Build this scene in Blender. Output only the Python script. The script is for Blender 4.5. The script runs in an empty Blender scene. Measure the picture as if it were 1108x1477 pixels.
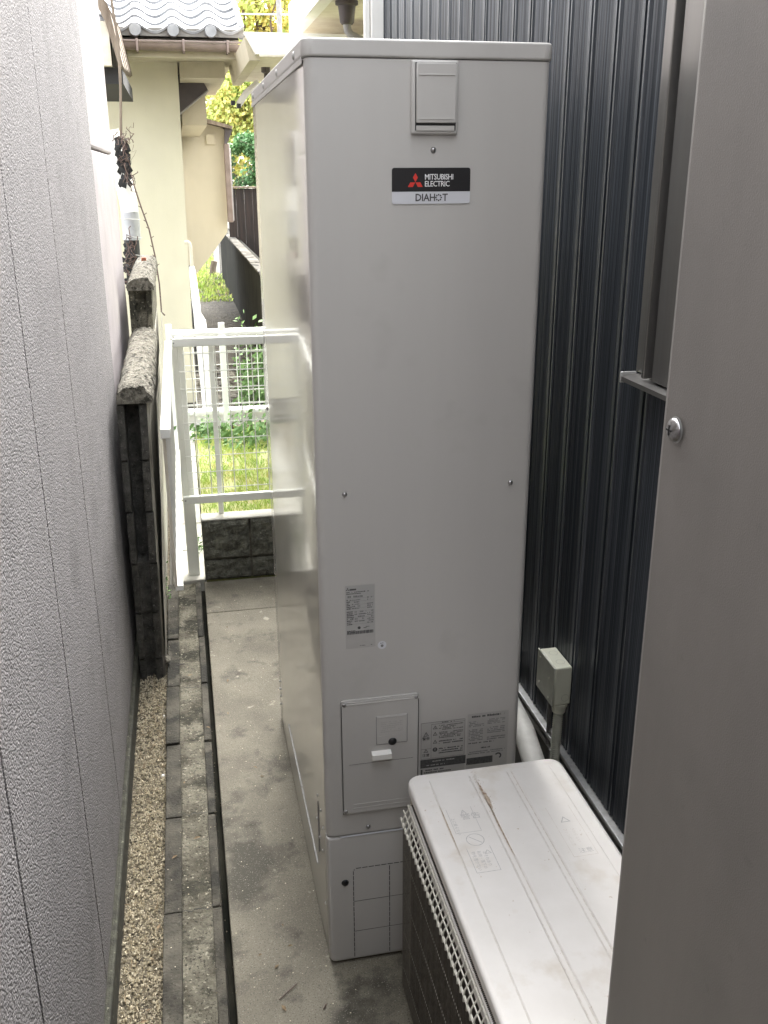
import bpy, bmesh, math, random
from mathutils import Vector, Matrix, noise as mnoise
random.seed(7)
S = bpy.context.scene
COL = S.collection
R = math.radians

# ------------------------------------------------------------------ camera
CAMPOS = Vector((-.2262, -1.7203, 1.7288))
pitch, yaw, roll = .3405, .204, -.0042
fw = Vector((math.sin(yaw)*math.cos(pitch), math.cos(yaw)*math.cos(pitch), -math.sin(pitch)))
rt = Vector((math.cos(yaw), -math.sin(yaw), 0)); up = rt.cross(fw)
r2 = math.cos(roll)*rt + math.sin(roll)*up
u2 = -math.sin(roll)*rt + math.cos(roll)*up
cd = bpy.data.cameras.new('camera'); cam = bpy.data.objects.new('camera', cd); COL.objects.link(cam)
m = Matrix((r2, u2, -fw)).transposed().to_4x4(); m.translation = CAMPOS
cam.matrix_world = m
cd.sensor_fit = 'VERTICAL'; cd.sensor_height = 36; cd.lens = 1373.2/1477*36
cd.clip_start = .02; cd.clip_end = 900
S.camera = cam

# ------------------------------------------------------------------ sky, sun, exposure
SUN_EL, SUN_ROT = R(50), R(28)
w = bpy.data.worlds.new('World'); S.world = w; w.use_nodes = True
nt = w.node_tree; nt.nodes.clear()
sky = nt.nodes.new('ShaderNodeTexSky'); sky.sky_type = 'NISHITA'; sky.sun_disc = False
sky.sun_elevation = SUN_EL; sky.sun_rotation = SUN_ROT; sky.air_density = 1.6; sky.dust_density = 4; sky.ozone_density = 1
hs = nt.nodes.new('ShaderNodeHueSaturation'); hs.inputs['Saturation'].default_value = .16
bg = nt.nodes.new('ShaderNodeBackground'); bg.inputs['Strength'].default_value = .15
wo = nt.nodes.new('ShaderNodeOutputWorld')
nt.links.new(sky.outputs[0], hs.inputs['Color']); nt.links.new(hs.outputs[0], bg.inputs['Color']); nt.links.new(bg.outputs[0], wo.inputs[0])
sd = bpy.data.lights.new('sun', 'SUN'); sun = bpy.data.objects.new('sun', sd); COL.objects.link(sun)
sd.energy = .9; sd.angle = R(40); sd.color = (1, .96, .88)
sdir = Vector((math.sin(SUN_ROT)*math.cos(SUN_EL), math.cos(SUN_ROT)*math.cos(SUN_EL), math.sin(SUN_EL)))
sun.rotation_euler = sdir.to_track_quat('Z', 'Y').to_euler(); sun.location = (0, 0, 20)
S.view_settings.view_transform = 'Standard'; S.view_settings.look = 'None'
S.view_settings.gamma = 1; S.view_settings.use_curve_mapping = False
S.view_settings.exposure = 3.28
S.render.engine = 'CYCLES'
S.cycles.max_bounces = 8; S.cycles.diffuse_bounces = 5

# ------------------------------------------------------------------ materials
def mat(name, c1, c2=None, scale=8, rough=.6, metal=0, bump=0, bscale=80, stretch=(1,1,1), coat=0, coat_r=.05,
        c3=None, s3=2, w3=(.5,.62), spec=.5, detail=6, bstretch=None, speck=None, warp=0, lo=.35, hi=.65, bdist=.004, vor=False, trans=0):
    M = bpy.data.materials.new(name); M.use_nodes = True
    n = M.node_tree.nodes; L = M.node_tree.links; b = n['Principled BSDF']
    geo = n.new('ShaderNodeNewGeometry')
    def nz(sc, st, det, off=0):
        mp = n.new('ShaderNodeMapping'); mp.inputs['Scale'].default_value = st; mp.inputs['Location'].default_value = (off, off*1.7, off*.6)
        L.new(geo.outputs['Position'], mp.inputs['Vector'])
        t = n.new('ShaderNodeTexNoise'); t.inputs['Scale'].default_value = sc; t.inputs['Detail'].default_value = det
        t.inputs['Roughness'].default_value = .6
        L.new(mp.outputs[0], t.inputs['Vector']); return t
    if c2 is None: c2 = c1
    t = nz(scale, stretch, detail)
    rp = n.new('ShaderNodeMapRange'); rp.inputs['From Min'].default_value = lo; rp.inputs['From Max'].default_value = hi
    L.new(t.outputs['Fac'], rp.inputs['Value'])
    mx = n.new('ShaderNodeMix'); mx.data_type = 'RGBA'
    mx.inputs[6].default_value = (*c1, 1); mx.inputs[7].default_value = (*c2, 1)
    L.new(rp.outputs[0], mx.inputs[0]); col = mx.outputs[2]
    if c3:
        t3 = nz(s3, (1, 1, 1) if not isinstance(s3, tuple) else (1, 1, 1), 5, 3.3)
        r3 = n.new('ShaderNodeMapRange'); r3.inputs['From Min'].default_value = w3[0]; r3.inputs['From Max'].default_value = w3[1]
        L.new(t3.outputs['Fac'], r3.inputs['Value'])
        m3 = n.new('ShaderNodeMix'); m3.data_type = 'RGBA'; L.new(col, m3.inputs[6]); m3.inputs[7].default_value = (*c3, 1)
        L.new(r3.outputs[0], m3.inputs[0]); col = m3.outputs[2]
    if speck:                       # (colour, scale, from, to)
        for q, sp in enumerate(speck):
            t4 = nz(sp[1], (1, 1, 1), 3, 7.7+q); r4 = n.new('ShaderNodeMapRange'); r4.inputs['From Min'].default_value = sp[2]; r4.inputs['From Max'].default_value = sp[3]
            L.new(t4.outputs['Fac'], r4.inputs['Value'])
            m4 = n.new('ShaderNodeMix'); m4.data_type = 'RGBA'; L.new(col, m4.inputs[6]); m4.inputs[7].default_value = (*sp[0], 1)
            L.new(r4.outputs[0], m4.inputs[0]); col = m4.outputs[2]
    L.new(col, b.inputs['Base Color'])
    b.inputs['Roughness'].default_value = rough; b.inputs['Metallic'].default_value = metal
    b.inputs['Specular IOR Level'].default_value = spec
    if coat: b.inputs['Coat Weight'].default_value = coat; b.inputs['Coat Roughness'].default_value = coat_r
    if trans: b.inputs['Transmission Weight'].default_value = trans
    nrm = None
    if bump:
        bt = nz(bscale, bstretch or (1, 1, 1), 4, 1.1); h = bt.outputs['Fac']
        if vor:
            mp = n.new('ShaderNodeTexVoronoi'); mp.inputs['Scale'].default_value = bscale*.8; L.new(geo.outputs['Position'], mp.inputs['Vector'])
            ad = n.new('ShaderNodeMath'); ad.operation = 'MULTIPLY_ADD'; L.new(h, ad.inputs[0]); ad.inputs[1].default_value = .45; iv = n.new('ShaderNodeMath'); iv.operation = 'MULTIPLY'; iv.inputs[1].default_value = -1.6; L.new(mp.outputs['Distance'], iv.inputs[0]); L.new(iv.outputs[0], ad.inputs[2]); h = ad.outputs[0]
        bp = n.new('ShaderNodeBump'); bp.inputs['Strength'].default_value = bump; bp.inputs['Distance'].default_value = bdist
        L.new(h, bp.inputs['Height']); nrm = bp.outputs[0]
    if warp:
        wt = nz(2.2, (1, 1, .5), 1, 5.1)
        bw = n.new('ShaderNodeBump'); bw.inputs['Strength'].default_value = warp; bw.inputs['Distance'].default_value = .02
        L.new(wt.outputs['Fac'], bw.inputs['Height'])
        if nrm is not None: L.new(nrm, bw.inputs['Normal'])
        nrm = bw.outputs[0]
        if coat: L.new(nrm, b.inputs['Coat Normal'])
    if nrm is not None: L.new(nrm, b.inputs['Normal'])
    return M

K = {}
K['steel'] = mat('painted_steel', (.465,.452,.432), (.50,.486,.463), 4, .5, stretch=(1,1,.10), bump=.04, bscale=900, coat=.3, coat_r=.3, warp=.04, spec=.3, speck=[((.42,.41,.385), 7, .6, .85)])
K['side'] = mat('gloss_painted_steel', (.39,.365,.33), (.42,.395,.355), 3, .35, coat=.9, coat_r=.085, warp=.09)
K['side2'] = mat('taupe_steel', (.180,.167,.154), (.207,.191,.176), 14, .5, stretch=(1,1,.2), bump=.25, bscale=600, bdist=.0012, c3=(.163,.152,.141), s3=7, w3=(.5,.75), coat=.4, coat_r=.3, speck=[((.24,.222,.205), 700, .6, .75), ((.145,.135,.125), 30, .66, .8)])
K['white_lid'] = mat('weathered_white_lid', (.78,.755,.725), (.72,.695,.66), 9, .42, c3=(.63,.58,.51), s3=9, w3=(.56,.74), bump=.05, bscale=300, speck=[((.45,.36,.26), 60, .70, .78)])
K['rust'] = mat('rust_stain', (.50,.42,.33), (.24,.15,.10), 160, .9, lo=.45, hi=.7)
K['stainsoft'] = mat('soft_stain', (.60,.56,.51), (.70,.67,.63), 120, .8, lo=.4, hi=.6)
K['ink'] = mat('faded_ink', (.40,.39,.38), (.56,.55,.53), 260, .7)
K['print'] = mat('dark_print', (.05,.05,.05), (.09,.09,.09), 200, .6)
K['greyprint'] = mat('grey_print', (.15,.15,.15), (.22,.22,.22), 200, .6)
K['sticker'] = mat('sticker_film', (.40,.395,.38), (.37,.365,.355), 40, .35)
K['clearsticker'] = mat('silver_sticker_film', (.40,.388,.37), (.43,.418,.40), 40, .35)
K['black'] = mat('black_plastic', (.012,.012,.014), None, 5, .35)
K['silver'] = mat('silver_label', (.60,.61,.64), None, 5, .35)
K['whiteprint'] = mat('white_print', (.8,.8,.8), None, 5, .5)
K['red'] = mat('red_print', (.62,.04,.03), None, 5, .4)
K['screw'] = mat('screw_metal', (.45,.45,.46), (.25,.24,.23), 200, .28, metal=1)
K['dark'] = mat('dark_recess', (.02,.02,.02), None, 5, .8)
K['siding'] = mat('slate_siding', (.024,.029,.036), (.145,.158,.178), 46, .42, stretch=(1,7,.015), metal=.15, bump=.35, bscale=70, bstretch=(1,8,.01), bdist=.002, lo=.42, hi=.74, speck=[((.17,.175,.18), 380, .70, .78)])
K['sidegroove'] = mat('siding_groove', (.012,.014,.018), (.03,.035,.04), 60, .4, stretch=(1,6,.05))
K['bronze'] = mat('bronze_aluminium', (.27,.26,.25), (.31,.30,.285), 30, .30, metal=.75, stretch=(1,1,.05))
K['bright_alu'] = mat('bare_aluminium', (.42,.42,.41), (.55,.55,.54), 60, .45, metal=.4)
K['whitemetal'] = mat('white_painted_metal', (.76,.765,.72), (.68,.69,.64), 9, .45, c3=(.45,.44,.38), s3=30, w3=(.66,.8))
K['greymetal'] = mat('grey_galvanised', (.33,.34,.35), (.42,.43,.44), 20, .45, metal=.2)
K['stucco'] = mat('roughcast_stucco', (.165,.157,.16), (.225,.214,.217), 120, .92, bump=.36, bscale=300, bdist=.005, c3=(.15,.142,.146), s3=9, w3=(.45,.85), vor=True, detail=4, lo=.35, hi=.65, speck=[((.37,.357,.36), 215, .56, .64), ((.068,.065,.067), 235, .57, .66), ((.54,.525,.52), 330, .64, .69), ((.135,.128,.13), 4, .56, .9)])
K['smooth'] = mat('smooth_mortar_wall', (.25,.225,.235), (.30,.275,.28), 4, .85, bump=.3, bscale=120)
K['slab'] = mat('stained_concrete', (.092,.081,.060), (.222,.203,.155), 2.6, .8, bump=.6, bscale=150, c3=(.056,.051,.037), s3=3.1, w3=(.56,.65), lo=.3, hi=.66, detail=12, bdist=.003, speck=[((.064,.057,.043), 14, .58, .74), ((.055,.05,.04), 300, .55, .66), ((.34,.32,.26), 380, .61, .69), ((.33,.31,.245), 13, .66, .72)])
K['kerbdark'] = mat('dark_damp_concrete', (.032,.029,.022), (.098,.09,.070), 9, .9, bump=.9, bscale=130, detail=12, lo=.4, hi=.6, bdist=.006, speck=[((.022,.021,.016), 6, .54, .6), ((.17,.157,.125), 230, .63, .7), ((.015,.014,.011), 150, .62, .7)])
K['kerbfill'] = mat('worn_mortar', (.064,.058,.041), (.20,.186,.143), 10, .95, bump=1, bscale=80, c3=(.037,.035,.024), s3=5, w3=(.53,.6), detail=12, lo=.38, hi=.62, bdist=.010, speck=[((.31,.29,.225), 100, .60, .68), ((.03,.028,.02), 140, .57, .64)])
K['moss'] = mat('mossy_footing', (.022,.022,.016), (.055,.055,.04), 30, .9, bump=.6, bscale=90, speck=[((.16,.16,.12), 90, .64, .7)])
K['gravelbed'] = mat('sandy_earth', (.09,.075,.05), (.24,.21,.15), 90, .95, bump=1, bscale=130, bdist=.01, speck=[((.03,.025,.02), 60, .56, .66)])
K['gravel'] = mat('pale_gravel', (.40,.345,.235), (.72,.65,.50), 150, .85, lo=.4, hi=.6, c3=(.13,.105,.07), s3=120, w3=(.55,.63))
K['block'] = mat('old_concrete_block', (.035,.034,.03), (.10,.096,.085), 30, .95, bump=1, bscale=120, detail=9, bdist=.012, speck=[((.22,.21,.19), 170, .64, .70)])
K['cap'] = mat('lichened_mortar_cap', (.11,.10,.08), (.27,.255,.21), 60, .95, bump=1, bscale=95, c3=(.05,.047,.037), s3=45, w3=(.52,.6), bdist=.02, speck=[((.42,.40,.34), 140, .62, .7)])
K['plaster'] = mat('streaked_plaster', (.50,.48,.41), (.16,.145,.12), 22, .9, stretch=(1,1.6,.10), bump=.5, bscale=60, lo=.46, hi=.62)
K['split'] = mat('split_face_block', (.045,.045,.036), (.15,.15,.12), 34, .9, bump=1, bscale=110, bdist=.01, c3=(.3,.3,.25), s3=70, w3=(.66,.72))
K['splittop'] = mat('block_top', (.38,.37,.33), (.5,.49,.44), 22, .9, bump=.4, bscale=100)
K['cream'] = mat('cream_render', (.52,.49,.37), (.58,.55,.42), 2, .9, stretch=(1,1,.3), bump=.3, bscale=160, speck=[((.47,.44,.34), 1.3, .55, .8)])
K['cream2'] = mat('beige_render', (.48,.43,.33), (.54,.485,.375), 2, .9, stretch=(1,1,.3), bump=.3, bscale=160, speck=[((.44,.40,.31), 1.5, .55, .8)])
K['soffit'] = mat('eave_board', (.40,.36,.27), (.46,.42,.32), 8, .8)
K['tile'] = mat('grey_roof_tile', (.20,.205,.215), (.30,.305,.315), 10, .45)
K['gutter'] = mat('brown_gutter', (.16,.12,.10), (.22,.17,.15), 12, .45)
K['brown'] = mat('dark_brown_metal', (.055,.045,.05), (.075,.062,.066), 12, .5)
K['wood'] = mat('weathered_wood', (.10,.075,.055), (.22,.18,.14), 30, .9, stretch=(1,1,.2), bump=.4, bscale=60)
K['fencewood'] = mat('dark_fence_board', (.008,.006,.005), (.026,.016,.013), 14, .85, stretch=(2,2,.15))
K['retwall'] = mat('dark_retaining_wall', (.007,.007,.005), (.02,.019,.014), 5, .95, stretch=(1,1,.3), bump=.4, bscale=30, c3=(.004,.0045,.003), s3=3, spec=.1)
K['soil'] = mat('dark_soil', (.025,.022,.017), (.06,.052,.04), 8, .95, bump=1, bscale=25, bdist=.03, c3=(.12,.11,.085), s3=22, w3=(.6,.7))
K['lawn'] = mat('yellow_green_lawn', (.34,.40,.13), (.55,.52,.28), 10, .95, bump=.8, bscale=60, bdist=.02, c3=(.5,.42,.26), s3=4, w3=(.55,.7))
K['grass'] = mat('grass_blades', (.24,.42,.06), (.50,.58,.14), 6, .8, c3=(.66,.58,.26), s3=9, w3=(.5,.64))
K['weed'] = mat('weed_leaves', (.07,.15,.04), (.17,.30,.09), 12, .7)
K['leafyellow'] = mat('yellow_leaves', (.62,.50,.14), (.72,.64,.22), 1.2, .8, c3=(.50,.56,.16), s3=.7, w3=(.45,.6))
K['leaflime'] = mat('lime_leaves', (.36,.48,.13), (.55,.58,.18), 1.2, .8, c3=(.6,.42,.15), s3=1.4, w3=(.6,.7))
K['leafgreen'] = mat('green_leaves', (.06,.16,.06), (.16,.30,.12), 3, .7, c3=(.38,.42,.15), s3=1.7, w3=(.55,.65))
K['leafdark'] = mat('dark_leaves', (.02,.07,.02), (.07,.19,.05), 3, .7)
K['bark'] = mat('bark', (.09,.06,.045), (.17,.12,.09), 20, .9)
K['vine'] = mat('dry_vine', (.07,.045,.04), (.16,.11,.09), 60, .9)
K['ivory'] = mat('ivory_plastic', (.62,.62,.51), (.66,.66,.54), 5, .4)
K['conduit'] = mat('grey_beige_conduit', (.42,.42,.35), (.48,.48,.40), 30, .5)
K['wrap'] = mat('white_tape_wrap', (.68,.67,.63), (.6,.59,.55), 40, .5, bump=.3, bscale=60)
K['foundation'] = mat('house_foundation', (.12,.115,.11), (.18,.175,.165), 12, .85, bump=.3, bscale=100)
K['fin'] = mat('coil_fins', (.055,.045,.038), (.12,.10,.085), 90, .45, metal=.4)
K['guard'] = mat('guard_wire_coating', (.74,.72,.64), (.66,.64,.56), 60, .5)
K['wiredull'] = mat('dull_brown_guard_wire', (.16,.145,.12), (.10,.09,.075), 90, .6)  # darker brown than the guard's top wires
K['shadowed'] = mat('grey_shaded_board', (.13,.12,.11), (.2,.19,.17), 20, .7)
K['white'] = mat('white_board', (.78,.77,.74), (.72,.71,.67), 5, .6)
K['ochre'] = mat('off_white_board', (.62,.58,.49), (.52,.47,.38), 12, .7)
K['pipegrey'] = mat('grey_pipe', (.22,.21,.21), (.3,.29,.29), 12, .5)
K['litter'] = mat('dry_litter', (.30,.22,.13), (.14,.10,.06), 80, .9)
K['retcope'] = mat('dark_coping', (.05,.048,.042), (.13,.12,.105), 6, .95, spec=.1, speck=[((.01,.01,.008), 7, .56, .6)])
K['glass'] = mat('dark_window_glass', (.02,.022,.025), None, 5, .05)
K['asphalt'] = mat('grey_ground', (.12,.115,.10), (.2,.19,.165), 3, .95, bump=.4, bscale=50)

# ------------------------------------------------------------------ mesh helpers
ORG = {}
def link(o, parent=None):
    COL.objects.link(o)
    if parent is not None: o.parent = parent
    return o
def tag(o, label=None, cat=None, group=None, kind=None):
    if label: o['label'] = label
    if cat: o['category'] = cat
    if group: o['group'] = group
    if kind: o['kind'] = kind
    return o
def thing(name, label, cat, loc=(0,0,0), group=None):
    o = bpy.data.objects.new(name, None); o.empty_display_size = .05; COL.objects.link(o)
    o.location = loc; ORG[o.name] = Vector(loc); return tag(o, label, cat, group)
class MB:
    def __init__(s): s.v = []; s.f = []; s.sm = []
    def add(s, vs, fs, smooth=False):
        k = len(s.v); s.v += [tuple(p) for p in vs]; s.f += [tuple(i+k for i in f) for f in fs]; s.sm += [smooth]*len(fs); return s
    def box(s, x0, x1, y0, y1, z0, z1):
        return s.add([(x,y,z) for z in (z0,z1) for y in (y0,y1) for x in (x0,x1)],
            [(0,2,3,1),(4,5,7,6),(0,1,5,4),(2,6,7,3),(0,4,6,2),(1,3,7,5)])
    def rbox(s, x0, x1, y0, y1, z0, z1, r=.003, seg=2, vert=None):
        bm = bmesh.new(); bmesh.ops.create_cube(bm, size=1)
        for v in bm.verts: v.co = Vector(((x0+x1)/2+v.co.x*(x1-x0), (y0+y1)/2+v.co.y*(y1-y0), (z0+z1)/2+v.co.z*(z1-z0)))
        if vert:
            es = [e for e in bm.edges if abs((e.verts[0].co-e.verts[1].co).z) > 1e-6]
            bmesh.ops.bevel(bm, geom=es, offset=vert, segments=5, profile=.5, affect='EDGES')
            es = [e for e in bm.edges if abs(e.verts[0].co.z-e.verts[1].co.z) < 1e-6]
            if r: bmesh.ops.bevel(bm, geom=es, offset=r, segments=seg, profile=.5, affect='EDGES')
        else: bmesh.ops.bevel(bm, geom=bm.edges[:], offset=r, segments=seg, profile=.5, affect='EDGES')
        bm.verts.index_update(); bm.normal_update(); k = len(s.sm)
        s.add([v.co for v in bm.verts], [[v.index for v in f.verts] for f in bm.faces], True)
        for i, f in enumerate(bm.faces): s.sm[k+i] = max(abs(f.normal.x), abs(f.normal.y), abs(f.normal.z)) < .9999
        bm.free(); return s
    def tube(s, pts, r, n=8, cap=True):
        pts = [Vector(p) for p in pts]; rs = r if isinstance(r, (list, tuple)) else [r]*len(pts)
        vs = []; fs = []; pn = None
        for i, p in enumerate(pts):
            d = (pts[min(i+1, len(pts)-1)]-pts[max(i-1, 0)]).normalized()
            if pn is None: pn = d.orthogonal().normalized()
            pn = (pn-d*pn.dot(d)).normalized(); q = d.cross(pn)
            for j in range(n):
                a = 2*math.pi*j/n; vs.append(p+rs[i]*(math.cos(a)*pn+math.sin(a)*q))
        for i in range(len(pts)-1):
            for j in range(n): fs.append((i*n+j, i*n+(j+1) % n, (i+1)*n+(j+1) % n, (i+1)*n+j))
        if cap: fs += [tuple(range(n))[::-1], tuple(range((len(pts)-1)*n, len(pts)*n))]
        return s.add(vs, fs, n > 4)
    def prism(s, poly, d, axis='y'):        # poly in the plane, d=(a,b) along axis
        n = len(poly)
        def P(p, t): return {'y': (p[0], t, p[1]), 'x': (t, p[0], p[1]), 'z': (p[0], p[1], t)}[axis]
        vs = [P(p, d[0]) for p in poly]+[P(p, d[1]) for p in poly]
        return s.add(vs, [tuple(range(n))[::-1], tuple(range(n, 2*n))]+[(i, (i+1) % n, n+(i+1) % n, n+i) for i in range(n)])
    def dome(s, c, nrm, r, h, n=14, rings=4):
        c = Vector(c); d = Vector(nrm).normalized(); a = d.orthogonal().normalized(); b = d.cross(a); vs = []; fs = []
        for k in range(rings+1):
            t = k/rings*math.pi/2
            for j in range(n):
                an = 2*math.pi*j/n; vs.append(c+d*h*math.sin(t)+(a*math.cos(an)+b*math.sin(an))*r*max(math.cos(t), .02))
        for k in range(rings):
            for j in range(n): fs.append((k*n+j, k*n+(j+1) % n, (k+1)*n+(j+1) % n, (k+1)*n+j))
        fs.append(tuple(range(rings*n, (rings+1)*n)))
        return s.add(vs, fs, True)
    def mesh(s, name, m, off=Vector((0,0,0))):
        me = bpy.data.meshes.new(name); me.from_pydata([tuple(Vector(p)-off) for p in s.v], [], s.f)
        me.polygons.foreach_set('use_smooth', s.sm)
        bm = bmesh.new(); bm.from_mesh(me); bmesh.ops.recalc_face_normals(bm, faces=bm.faces)
        if any(s.sm):
            for e in bm.edges:
                lf = e.link_faces
                if len(lf) == 2 and ((not lf[0].smooth) or (not lf[1].smooth) or e.calc_face_angle(0) > R(42)): e.smooth = False
        bm.to_mesh(me); bm.free()
        me.materials.append(K[m] if isinstance(m, str) else m); return me
    def build(s, name, m, parent=None, origin=None):
        off = Vector((0,0,0))
        if parent is not None: off = ORG[parent.name]
        elif origin is not None: off = Vector(origin)
        o = bpy.data.objects.new(name, s.mesh(name, m, off)); link(o, parent)
        if parent is None: o.location = off
        ORG[o.name] = off; return o
def inst(name, me, parent, loc, rot=(0,0,0), sc=(1,1,1)):
    """copy of a shared mesh as an object of its own; loc is in world coordinates"""
    o = bpy.data.objects.new(name, me); link(o, parent)
    o.location = Vector(loc)-ORG[parent.name] if parent is not None else Vector(loc)
    o.rotation_euler = rot; o.scale = sc; ORG[o.name] = ORG[parent.name] if parent is not None else Vector(loc); return o
def screw(name, c, nrm, parent, r=.0045, h=.003, m='screw'):
    o = MB().dome(c, nrm, r, h).build(name, m, parent); return o
def text(s, size, x, y, z, parent, name='lettering', m='whiteprint', font=None, ext=.0002, rot=None, sx=1.0, align='LEFT', sp=1.0, bold=0):
    cu = bpy.data.curves.new(name, 'FONT'); cu.body = s; cu.size = size; cu.extrude = ext; cu.align_x = align; cu.resolution_u = 2
    cu.space_character = sp
    cu.offset = bold; t = bpy.data.objects.new('tmp', cu); COL.objects.link(t); bpy.context.view_layer.update()
    me = bpy.data.meshes.new_from_object(t.evaluated_get(bpy.context.evaluated_depsgraph_get()))
    bpy.data.objects.remove(t); me.materials.clear(); me.materials.append(K[m])
    Mx = rot if rot else Matrix.Rotation(math.pi/2, 4, 'X')
    me.transform(Mx @ Matrix.Scale(sx, 4, (1, 0, 0)))
    me.transform(Matrix.Translation(Vector((x, y, z))-ORG[parent.name]))
    o = bpy.data.objects.new(name, me); link(o, parent); ORG[o.name] = ORG[parent.name]; return o
def crooked(a, b, n, amp, seed=0):
    a, b = Vector(a), Vector(b); out = []
    for i in range(n+1):
        t = i/n; k = math.sin(math.pi*t)
        out.append(a.lerp(b, t)+Vector((mnoise.noise((t*3+seed, 1, 2)), mnoise.noise((t*3+seed, 5, 2)), mnoise.noise((t*3+seed, 9, 2))))*amp*(k if n > 2 else 0))
    return out

# ================================================================== SETTING: ground
g = MB().box(-400, 400, -400, 400, -.6, -.09).build('ground', 'asphalt'); tag(g, kind='structure')
so = MB().box(-4, 9, 5.42, 60, -.088, -.004).build('soil', 'soil'); tag(so, kind='structure')
la = MB().box(-.21, 7, 2.42, 5.05, -.086, -.002).build('lawn', 'lawn'); tag(la, kind='structure')
gb = MB().box(-.62, -.382, -4, 5.6, -.088, -.062).build('gravel_bed', 'gravelbed'); tag(gb, kind='structure')

# gravel stones
mb = MB()
rnd = random.Random(3)
for i in range(8000):
    y = -.5+2.6*rnd.random()**1.1; x = rnd.uniform(-.484, -.381)
    r = rnd.uniform(.0022, .0052)*(1.6 if rnd.random() < .06 else 1); z = -.061+rnd.uniform(0, .009)
    o = Vector((x, y, z)); a = rnd.uniform(0, 6.28)
    ds = [Vector((math.cos(a+k*2.09)*r*rnd.uniform(.7,1.3), math.sin(a+k*2.09)*r*rnd.uniform(.7,1.3), rnd.uniform(-.2,.3)*r)) for k in range(3)]
    mb.add([o+ds[0], o+ds[1], o+ds[2], o+Vector((0,0,r*rnd.uniform(.6,1.1))), o-Vector((0,0,r*.6))], [(0,1,3),(1,2,3),(2,0,3),(1,0,4),(2,1,4),(0,2,4)])
tag(mb.build('gravel', 'gravel'), kind='stuff')
# dry litter and twigs lying on the gravel
mb = MB()
for i in range(70):
    y = rnd.uniform(.9, 2.0) if i < 50 else rnd.uniform(-.2, .9); x = rnd.uniform(-.48, -.39); a = rnd.uniform(0, 3.14); l = rnd.uniform(.012, .05)
    p = Vector((x, y, -.049)); d = Vector((math.cos(a)*.4, math.sin(a), .05))*l
    mb.tube([p, p+d*.5+Vector((.002,0,.003)), p+d], rnd.uniform(.0006, .0012), 4)
tag(mb.build('litter', 'litter'), kind='stuff')

# concrete slabs in front and along the tank
sl = MB().rbox(-.222, .66, -4, 1.974, -.088, 0, .004).build('concrete_slab', 'slab'); tag(sl, kind='structure')
sl = MB().rbox(-.222, .66, 1.979, 2.31, -.088, -.001, .004).build('concrete_slab', 'slab'); tag(sl, kind='structure')
# small chips and grit on slab
mb = MB()
for i in range(420):
    x = rnd.uniform(-.21, .15); y = rnd.uniform(-.6, 2.2); r = rnd.uniform(.0006, .0022)
    if i < 60: x = rnd.uniform(-.375, -.24)
    mb.dome((x, y, .0005), (0,0,1), r, r*.7, 5, 1)
tag(mb.build('grit', 'gravel'), kind='stuff')
tw = MB().tube(crooked((-.128, -.075, .003), (-.085, -.04, .004), 4, .004), .0012, 5).build('twig', 'vine', None, (-.1,-.06,0)); tag(tw, 'short dark twig lying on the slab before the water heater', 'twig')
tw = MB().tube(crooked((-.035, -.12, .003), (-.028, -.108, .003), 3, .002), .0016, 5).build('twig', 'vine', None, (-.03,-.11,0)); tag(tw, 'tiny dark wood chip on the slab nearest the condenser unit', 'twig')

# kerb: two rows of block edges with a mortar strip between
kb = thing('kerb', None, None, (-.3, 0, -.09)); kb['kind'] = 'structure'
ys = [2.36, 1.80, 1.42, 1.038, .655, .27, -.115, -.5, -.885, -1.27, -1.655]
for i in range(len(ys)-1):
    y1, y0 = ys[i]-.004, ys[i+1]+.004
    for (x0, x1, nm) in ((-.383, -.338, 'kerb_block'), (-.262, -.2385, 'kerb_block')):
        j = rnd.uniform(-.003, .003); dz = rnd.uniform(-.003, .003)
        MB().rbox(x0+j*.5, x1+j*.5, y0+rnd.uniform(-.003,.004), y1+rnd.uniform(-.004,.003), -.089, -.018+dz, .004).build(nm, 'kerbdark', kb)
mb = MB(); nx, ny = 10, 240
vs = []; fs = []
for j in range(ny+1):
    y = -1.7+j*(4.06/ny)
    for i in range(nx+1):
        x = -.342+i*.084/nx; e = min(i, nx-i)/nx*2
        z = -.023-.004*min(1, e*1.5)+.005*mnoise.noise((x*30, y*12, 0))+.002*mnoise.noise((x*90, y*60, 3))
        if e == 0: z = -.03
        vs.append((x, y, z))
for j in range(ny):
    for i in range(nx): a = j*(nx+1)+i; fs.append((a, a+1, a+nx+2, a+nx+1))
mb.add(vs, fs, True); mb.build('mortar_strip', 'kerbfill', kb)
gs = MB().box(-.2380, -.2225, -1.7, 2.31, -.089, -.045).build('gap_shade_strip', 'retwall'); tag(gs, kind='structure')  # near-black strip stands in for the shade between kerb and slab
# cracks across the mortar and crumbs of dirt along the edges
mb = MB()
for (yc, sd_) in ((.66, 1), (.27, 4), (1.40, 7)):
    pts = [(-.338+.0078*i, yc+.018*mnoise.noise((i*.55, sd_, 0)), -.0205) for i in range(11)]
    for i in range(10):
        a_, b_ = pts[i], pts[i+1]; wd = .0012+.0010*abs(mnoise.noise((i*.9, sd_, 5)))
        mb.add([(a_[0], a_[1]-wd, -.0195), (b_[0], b_[1]-wd, -.0195), (b_[0], b_[1]+wd, -.0195), (a_[0], a_[1]+wd, -.0195)], [(0,1,2,3)])
mb.build('crack', 'dark', kb)['kind'] = 'stuff'
mb = MB(); rc = random.Random(21)
for i in range(1500):
    e = rc.choice((-.382, -.340, -.260, -.2395, -.219)); x = e+rc.gauss(0, .003); y = rc.uniform(-.7, 2.3)
    if mnoise.noise((y*5, e*40, 2)) < -.02: continue
    r = rc.uniform(.0007, .0026); z = -.0005 if e == -.219 else -.022
    mb.dome((x, y, z), (rc.uniform(-.4,.4), rc.uniform(-.4,.4), 1), r, r*.8, 5, 1)
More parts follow.
